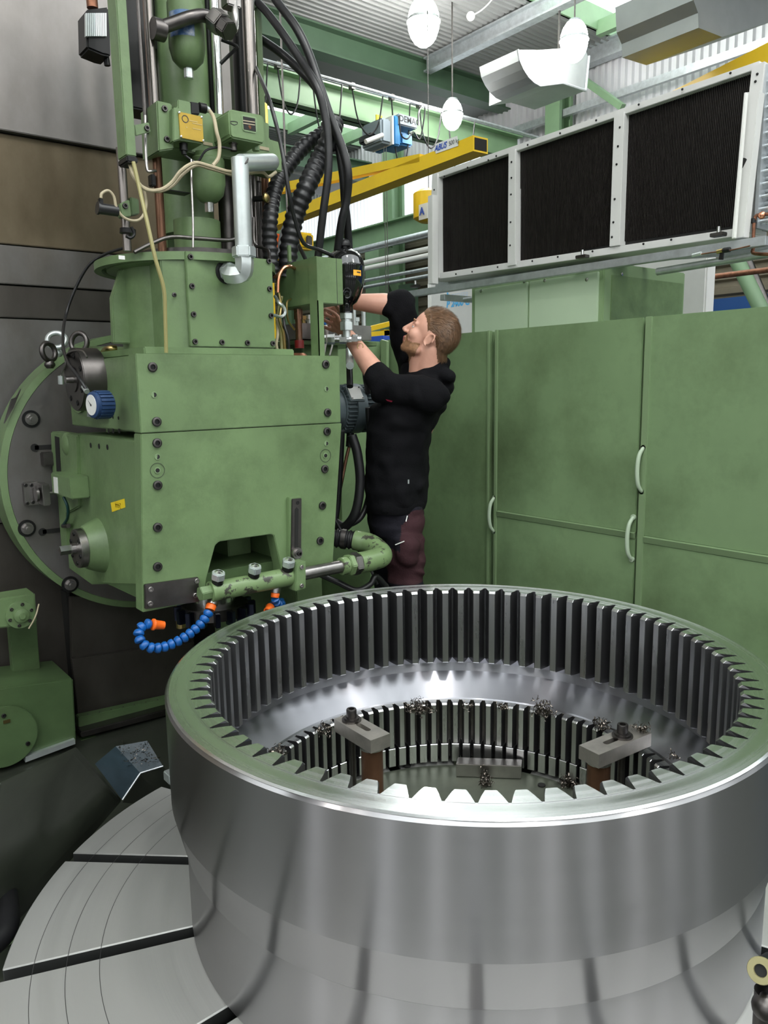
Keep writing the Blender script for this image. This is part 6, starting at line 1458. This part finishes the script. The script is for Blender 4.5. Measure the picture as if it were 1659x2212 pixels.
# hidden trunk and legs
chain(skin, [neckb, pp(905, 870, 3.31), pp(868, 960, 3.31), pp(857, 1060, 3.31)], [.075, .105, .10, .10])
hipN, hipF = pp(872, 1105, 3.22), pp(836, 1105, 3.40)
kneeN = pp(877, 1292, 3.2); kneeF = pp(850, 1290, 3.42)
ankN = Vector((kneeN.x + .03, kneeN.y + .0, .09)); ankF = Vector((kneeF.x + .02, kneeF.y, .09))
for hp_, kn, an in ((hipN, kneeN, ankN), (hipF, kneeF, ankF)): chain(skin, [pp(857, 1060, 3.31), hp_.lerp(pp(857, 1105, 3.31), .35), kn, an], [.075, .058, .045, .036])
shN, elN, wrN = pp(930, 856, 3.13), pp(834, 838, 3.16), pp(752, 724, 3.33)
shF, elF, wrF = pp(892, 800, 3.47), pp(866, 660, 3.42), pp(738, 650, 3.42)
for sh, el, wr in ((shN, elN, wrN), (shF, elF, wrF)):
    chain(skin, [pp(905, 860, 3.31), sh, el], [.08, .055, .046])
    chain(skin, [el, el.lerp(wr, .3), el.lerp(wr, .7), wr], [.044, .047, .036, .0275])
def hand(b, wr, dirv, palmn, sc=1., curls=(.5, .6, .7, .8), spread=.18, thumb_side=1):
    d = Vector(dirv).normalized(); n = Vector(palmn); n = (n - d * n.dot(d)).normalized(); s = d.cross(n)
    # palm
    for k in (-1, 0, 1): seg(b, wr + d * .01 + s * .010 * k, .017, wr + d * .085 * sc + s * .022 * k, .013, 12)
    for i in range(4):
        L = (.043, .048, .045, .036)[i] * sc; kx = (-.032 + i * .0215)
        p = wr + d * (.088 * sc - .004 * abs(i - 1.3)) + s * kx; dd = (d + s * (i - 1.5) * spread).normalized(); r = .0094 - .0006 * (i == 3)
        for q in range(3):
            a = curls[i] * (.7 if q == 0 else 1.); dd = (dd * math.cos(a) + n * math.sin(a)).normalized(); nn = n - dd * n.dot(dd)
            p2 = p + dd * L * (1, .62, .5)[q]; seg(b, p, r, p2, r * .9, 10); p = p2; r *= .9
            n2 = (n * math.cos(a) - d * math.sin(a)); 
    # thumb from the side of the palm near its base
    p = wr + d * .03 - s * .02 * thumb_side; dd = (d * .55 - s * .75 * thumb_side + n * .35).normalized()
    for L, r0, r1 in ((.045, .014, .011), (.034, .011, .0095), (.026, .0095, .008)):
        p2 = p + dd * L; seg(b, p, r0, p2, r1, 10); p = p2; dd = (dd + d * .35 + n * .12).normalized()
hand(skin, wrN, pp(714, 688, 3.40) - wrN, -RT * .5 - HD * .3 + Z_ * .1, curls=(.2, .5, .65, .75), thumb_side=-1)
hand(skin, wrF, pp(704, 672, 3.40) - wrF, -HD * .3 - Z_ * .8, curls=(.3, .45, .5, .5), thumb_side=1)
body = organic(skin, 'person', [M['skin'], M['lip'], M['hair']], .0046, 4)
man = bpy.data.objects.new('person', body); COL.objects.link(man)
tag(man, 'man in black hoodie and dark work trousers reaching up into the machine', 'person')
def loc(p): q = p - HC; return q.dot(hf), q.dot(hs_), q.dot(hu)
for pl in body.polygons:
    x, y, z = loc(pl.center)
    if x > .0915 and abs(y) < .019 and -.070 < z < -.045: pl.material_index = 1
def child(o): o.parent = man; return o
# eyes
for s_ in (-1, 1):
    e = MB(); c = H(.071, .031 * s_, .004); e.ball(c, .0125, n=18, m_=12); child(e.obj('eye', mat('eye_white', (.72, .70, .66), .2)))
    dd = (hf * .93 + hs_ * .2 * s_ + hu * .15).normalized(); e = MB().cyl(c + dd * .0105, c + dd * .0128, .0055, .0045, n=16); child(e.obj('iris', mat('blue_grey_iris', (.08, .12, .15), .2)))
    for up, rr_ in ((1, .0138), (-1, .0134)):
        e = MB(); o0 = len(e.v)
        prof = [(rr_ * math.cos(t_), rr_ * math.sin(t_)) for t_ in [PI * .5 * k / 8 for k in range(9)]]
        e.lathe(prof, (0, 0, 0), Z_, n=20); e.f = [f for f in e.f if len(f) == 4]
        ang = .32 if up > 0 else .50
        for i in range(len(e.v)):
            p = e.v[i]; z = p.z * up; x = p.x; ca, sa = math.cos(ang * up), math.sin(ang * up)
            e.v[i] = c + hf * (x * ca - z * sa * -1 * 0 + (-z * sa)) + hs_ * p.y + hu * (x * sa + z * ca)
        child(e.obj('eyelid', M['skin']))
    e = MB().tube([H(.090, .014 * s_, .028), H(.090, .028 * s_, .034), H(.078, .046 * s_, .029)], .0028, n=6); child(e.obj('eyebrow', M['beard']))
# hair and beard grown on the actual head surface
rr = random.Random(11)
def grow(name, mt, test, off, n_per, L, wv, dirf, cap=True):
    b = MB(); faces = []
    for pl in body.polygons:
        x, y, z = loc(pl.center)
        if abs(x) > .15 or abs(y) > .1 or abs(z) > .15: continue
        k = test(x, y, z, pl.normal)
        if k > 0: faces.append((pl, k, (x, y, z)))
    if cap:
        vs = {}; 
        for pl, k, q in faces:
            idx = []
            for vi in pl.vertices:
                if vi not in vs:
                    v = body.vertices[vi]; x, y, z = loc(v.co)
                    vs[vi] = len(b.v); b.v.append(v.co + v.normal * off * min(1, test(x, y, z, v.normal) * 1.0 + .05) * (1 + .18 * MN.noise(v.co * 90)))
                idx.append(vs[vi])
            b.f.append(tuple(idx))
    for pl, k, (x, y, z) in faces:
        m_ = n_per * k
        cnt = int(m_) + (1 if rr.random() < m_ - int(m_) else 0)
        for _ in range(cnt):
            p = pl.center + pl.normal * off * .8 * min(1, k) + Vector((rr.gauss(0, .0015), rr.gauss(0, .0015), rr.gauss(0, .0015)))
            d = dirf(x, y, z, pl.normal, rr); s = d.cross(pl.normal)
            if s.length < 1e-4: continue
            s = s.normalized() * wv; l = L * rr.uniform(.6, 1.2) * (.4 + .6 * min(1, k))
            b.add([p - s, p + s, p + d * l * .55 + s * .8, p + d * l * .55 - s * .8, p + d * l + pl.normal * l * .04], [(0, 1, 2, 3), (3, 2, 4)])
    return child(b.obj(name, mt, smooth=False))
def hair_test(x, y, z, n):
    # hairline: front above brow, sides above the ears, nape at the back
    line = .068 - max(0, (.072 - x)) * .25
    if x > .035: lim = .052 + (x - .035) * .75
    elif x > .010: lim = .012 + (x - .010) * 1.6
    elif x > -.03: lim = .016 - (.010 - x) * .3
    else: lim = .0 - (-.03 - x) * 1.6
    lim = max(lim, -.078)
    if abs(y) > .072 and z < .02 and x > -.034: return 0
    k = (z - lim) / .03
    return max(0, min(1, k))
def hair_dir(x, y, z, n, r):
    d = -hf * .9 - hu * .25 * (1 if x < 0 else -.35) + Vector((r.gauss(0, .16), r.gauss(0, .16), r.gauss(0, .16)))
    if x < -.05: d = -hu * .9 - hf * .25
    d = d - n * d.dot(n); d = d.normalized() + n * .22
    return d.normalized()
grow('hair', M['hair'], hair_test, .0085, 3.2, .026, .0008, hair_dir)
def beard_test(x, y, z, n):
    if x < .018: return 0
    if z < -.105 and x < .03: return 0
    if abs(y) < .017 and -.068 < z < -.043 and x > .085: return 0
    # jaw line and moustache
    k = 0
    if z < -.055 + max(0, (.055 - x)) * .35: k = min(1, (-.055 + max(0, (.055 - x)) * .35 - z) / .02 + .25)
    if x > .082 and abs(y) < .026 and -.046 < z < -.033: k = max(k, .8)
    if x > .075 and .016 < abs(y) < .032 and -.07 < z < -.035: k = max(k, .6)
    if n.dot(hu) < -.93: k *= .5
    return k
def beard_dir(x, y, z, n, r):
    d = -hu * .8 + hf * .2 + Vector((r.gauss(0, .3), r.gauss(0, .3), r.gauss(0, .3))); d = d - n * d.dot(n)
    return (d.normalized() + n * .5).normalized()
grow('beard', M['beard'], beard_test, .0016, 1.4, .0055, .0004, beard_dir)

# hoodie
hd = MB(); fx = FDv; fy = SDv
secs = [(pp(857, 1094, 3.31), .122, .178), (pp(857, 1080, 3.31), .131, .188), (pp(857, 1050, 3.31), .136, .192), (pp(857, 1000, 3.31), .135, .185), (pp(863, 930, 3.31), .140, .195), (pp(884, 880, 3.31), .160, .20), (pp(902, 850, 3.31), .135, .185), (pp(916, 822, 3.31), .096, .13), (pp(922, 803, 3.31), .078, .09)]
loft(hd, secs, fx, fy)
for sh, el, wr, c1 in ((shN, elN, wrN, .20), (shF, elF, wrF, .10)):
    chain(hd, [pp(912, 862, 3.31), sh, sh.lerp(el, .5), el], [.10, .070, .070, .064])
    chain(hd, [el, el.lerp(wr, c1)], [.066, .058], 22)
    dd = (wr - el).normalized(); hd.cyl(el.lerp(wr, c1), el.lerp(wr, c1) + dd * .035, .058, .050, n=24)
# hood lying behind the neck
hd.torus(pp(928, 806, 3.31), (Z_ * .85 + RT * .0 - FDv * .0 + FDv * .45).normalized(), .074, .026, 28, 12)
seg(hd, pp(962, 812, 3.24), .035, pp(962, 816, 3.38), .035); seg(hd, pp(960, 840, 3.26), .040, pp(960, 840, 3.36), .040)
def fold(p):
    q = p - pp(880, 900, 3.3); a = MN.noise(Vector((q.dot(RT) * 9, q.dot(HD) * 7, q.z * 16))); c = MN.noise(Vector((p.x * 22, p.y * 22, p.z * 13)))
    f2 = MN.noise(Vector((q.dot(RT) * 14 + q.z * 9, q.dot(HD) * 8, q.z * 10 - q.dot(RT) * 12))); return a * .011 + c * .003 + (max(0, f2) ** 1.5) * .022
hm = organic(hd, 'hoodie', [M['hoodie']], .0065, 4, fold=fold)
hood = child(bpy.data.objects.new('hoodie', hm)); COL.objects.link(hood)
# rib knit hem and cuffs
loft(b := MB(), [(pp(857, 1098, 3.31), .124, .180), (pp(857, 1084, 3.31), .133, .190), (pp(857, 1074, 3.31), .128, .184)], fx, fy, 40); o = b.obj('hem', M['hoodie']); o.parent = hood
q = pp(882, 1040, 3.0); bv = BVHTree.FromPolygons([v.co for v in hm.vertices], [tuple(p.vertices) for p in hm.polygons])
def onsurf(x, y, bvh, lift=.0015):
    r = ray(x, y).normalized(); h = bvh.ray_cast(CAM, r, 10)
    return (h[0] - r * lift, h[1]) if h[0] else (None, None)
def patch(name, pts, bvh, mt, parent, lift=.002, sub=6):
    # a sewn-on strip following the cloth surface
    P = [onsurf(x, y, bvh, lift)[0] for x, y in pts]
    if any(p is None for p in P): return
    o = MB().add(P, [tuple(range(len(P)))]).obj(name, mt, smooth=False); o.parent = parent; return o
patch('hem_tag', [(881, 1036), (884, 1036), (884, 1045), (881, 1045)], bv, M['galv'], hood)
patch('chest_print', [(833, 862), (848, 866), (846, 869), (836, 866)], bv, mat('red_chest_print', (.45, .03, .07), .6), hood)
# trousers
tr = MB()
loft(tr, [(pp(857, 1055, 3.31), .098, .145), (pp(857, 1090, 3.31), .112, .160), (pp(856, 1130, 3.31), .116, .166), (pp(853, 1150, 3.31), .09, .15)], fx, fy)
for hp_, kn, an in ((hipN, kneeN, ankN), (hipF, kneeF, ankF)):
    chain(tr, [hp_.lerp(pp(857, 1105, 3.31), .12) - Z_ * .03, hp_.lerp(kn, .5), kn, kn.lerp(an, .5), an + Z_ * .02], [.090, .086, .074, .072, .078], 24)
seg(tr, pp(878, 1180, 3.14), .055, pp(880, 1200, 3.14), .05)
def fold2(p):
    a = MN.noise(Vector((p.x * 8, p.y * 8, p.z * 18 + 5))); c = MN.noise(Vector((p.x * 25, p.y * 25, p.z * 25)))
    f2 = MN.noise(Vector((p.x * 10, p.y * 10, p.z * 26 + p.x * 9))); return a * .010 + c * .003 + (max(0, f2) ** 1.5) * .02
tmh = organic(tr, 'trousers', [M['trouser'], M['maroon']], .0075, 4, fold=fold2)
c_u_ = lambda p: ((p - CAM).dot(c_r2) / (p - CAM).dot(c_f) * F + 829.5, 1106 - (p - CAM).dot(c_u2) / (p - CAM).dot(c_f) * F)
def hdd(p): return (p - CAM).dot(HD)
knz = hipN.z
for pl in tmh.polygons:
    p = pl.center; q = p - hipN; bx = -q.dot(FDv); z = q.z; near = (p - pp(855, 1130, 3.31)).dot(SDv) > .0
    # maroon seat and thigh pocket on the near leg (cut of the cloth, fixed to the body)
    if near and z < .01 and (bx > .03 - (z + .0) * -0. - max(0, -z - .02) * 1.1 or z < -.155) and z > -.30 and not (z > -.15 and bx < .0): pl.material_index = 1
tro = child(bpy.data.objects.new('trousers', tmh)); COL.objects.link(tro)
bt = BVHTree.FromPolygons([v.co for v in tmh.vertices], [tuple(p.vertices) for p in tmh.polygons])
for pts in (((853, 1176), (873, 1168), (874, 1170), (854, 1178)), ((879, 1114), (881, 1114), (878, 1127), (876, 1126))):
    patch('reflective_strip', pts, bt, M['print'], tro, .009)
# boots
for an in (ankN, ankF):
    b = MB(); seg(b, an, .055, an + FDv * .02 - Z_ * .03, .055); loft(b, [(an + FDv * .04 - Z_ * .088, .16, .048), (an + FDv * .04 - Z_ * .05, .155, .05), (an + FDv * .02 - Z_ * .02, .12, .045)], FDv, SDv)
    bo = organic(b, 'boot', [M['blk']], .008, 3); o = child(bpy.data.objects.new('boot', bo)); COL.objects.link(o)
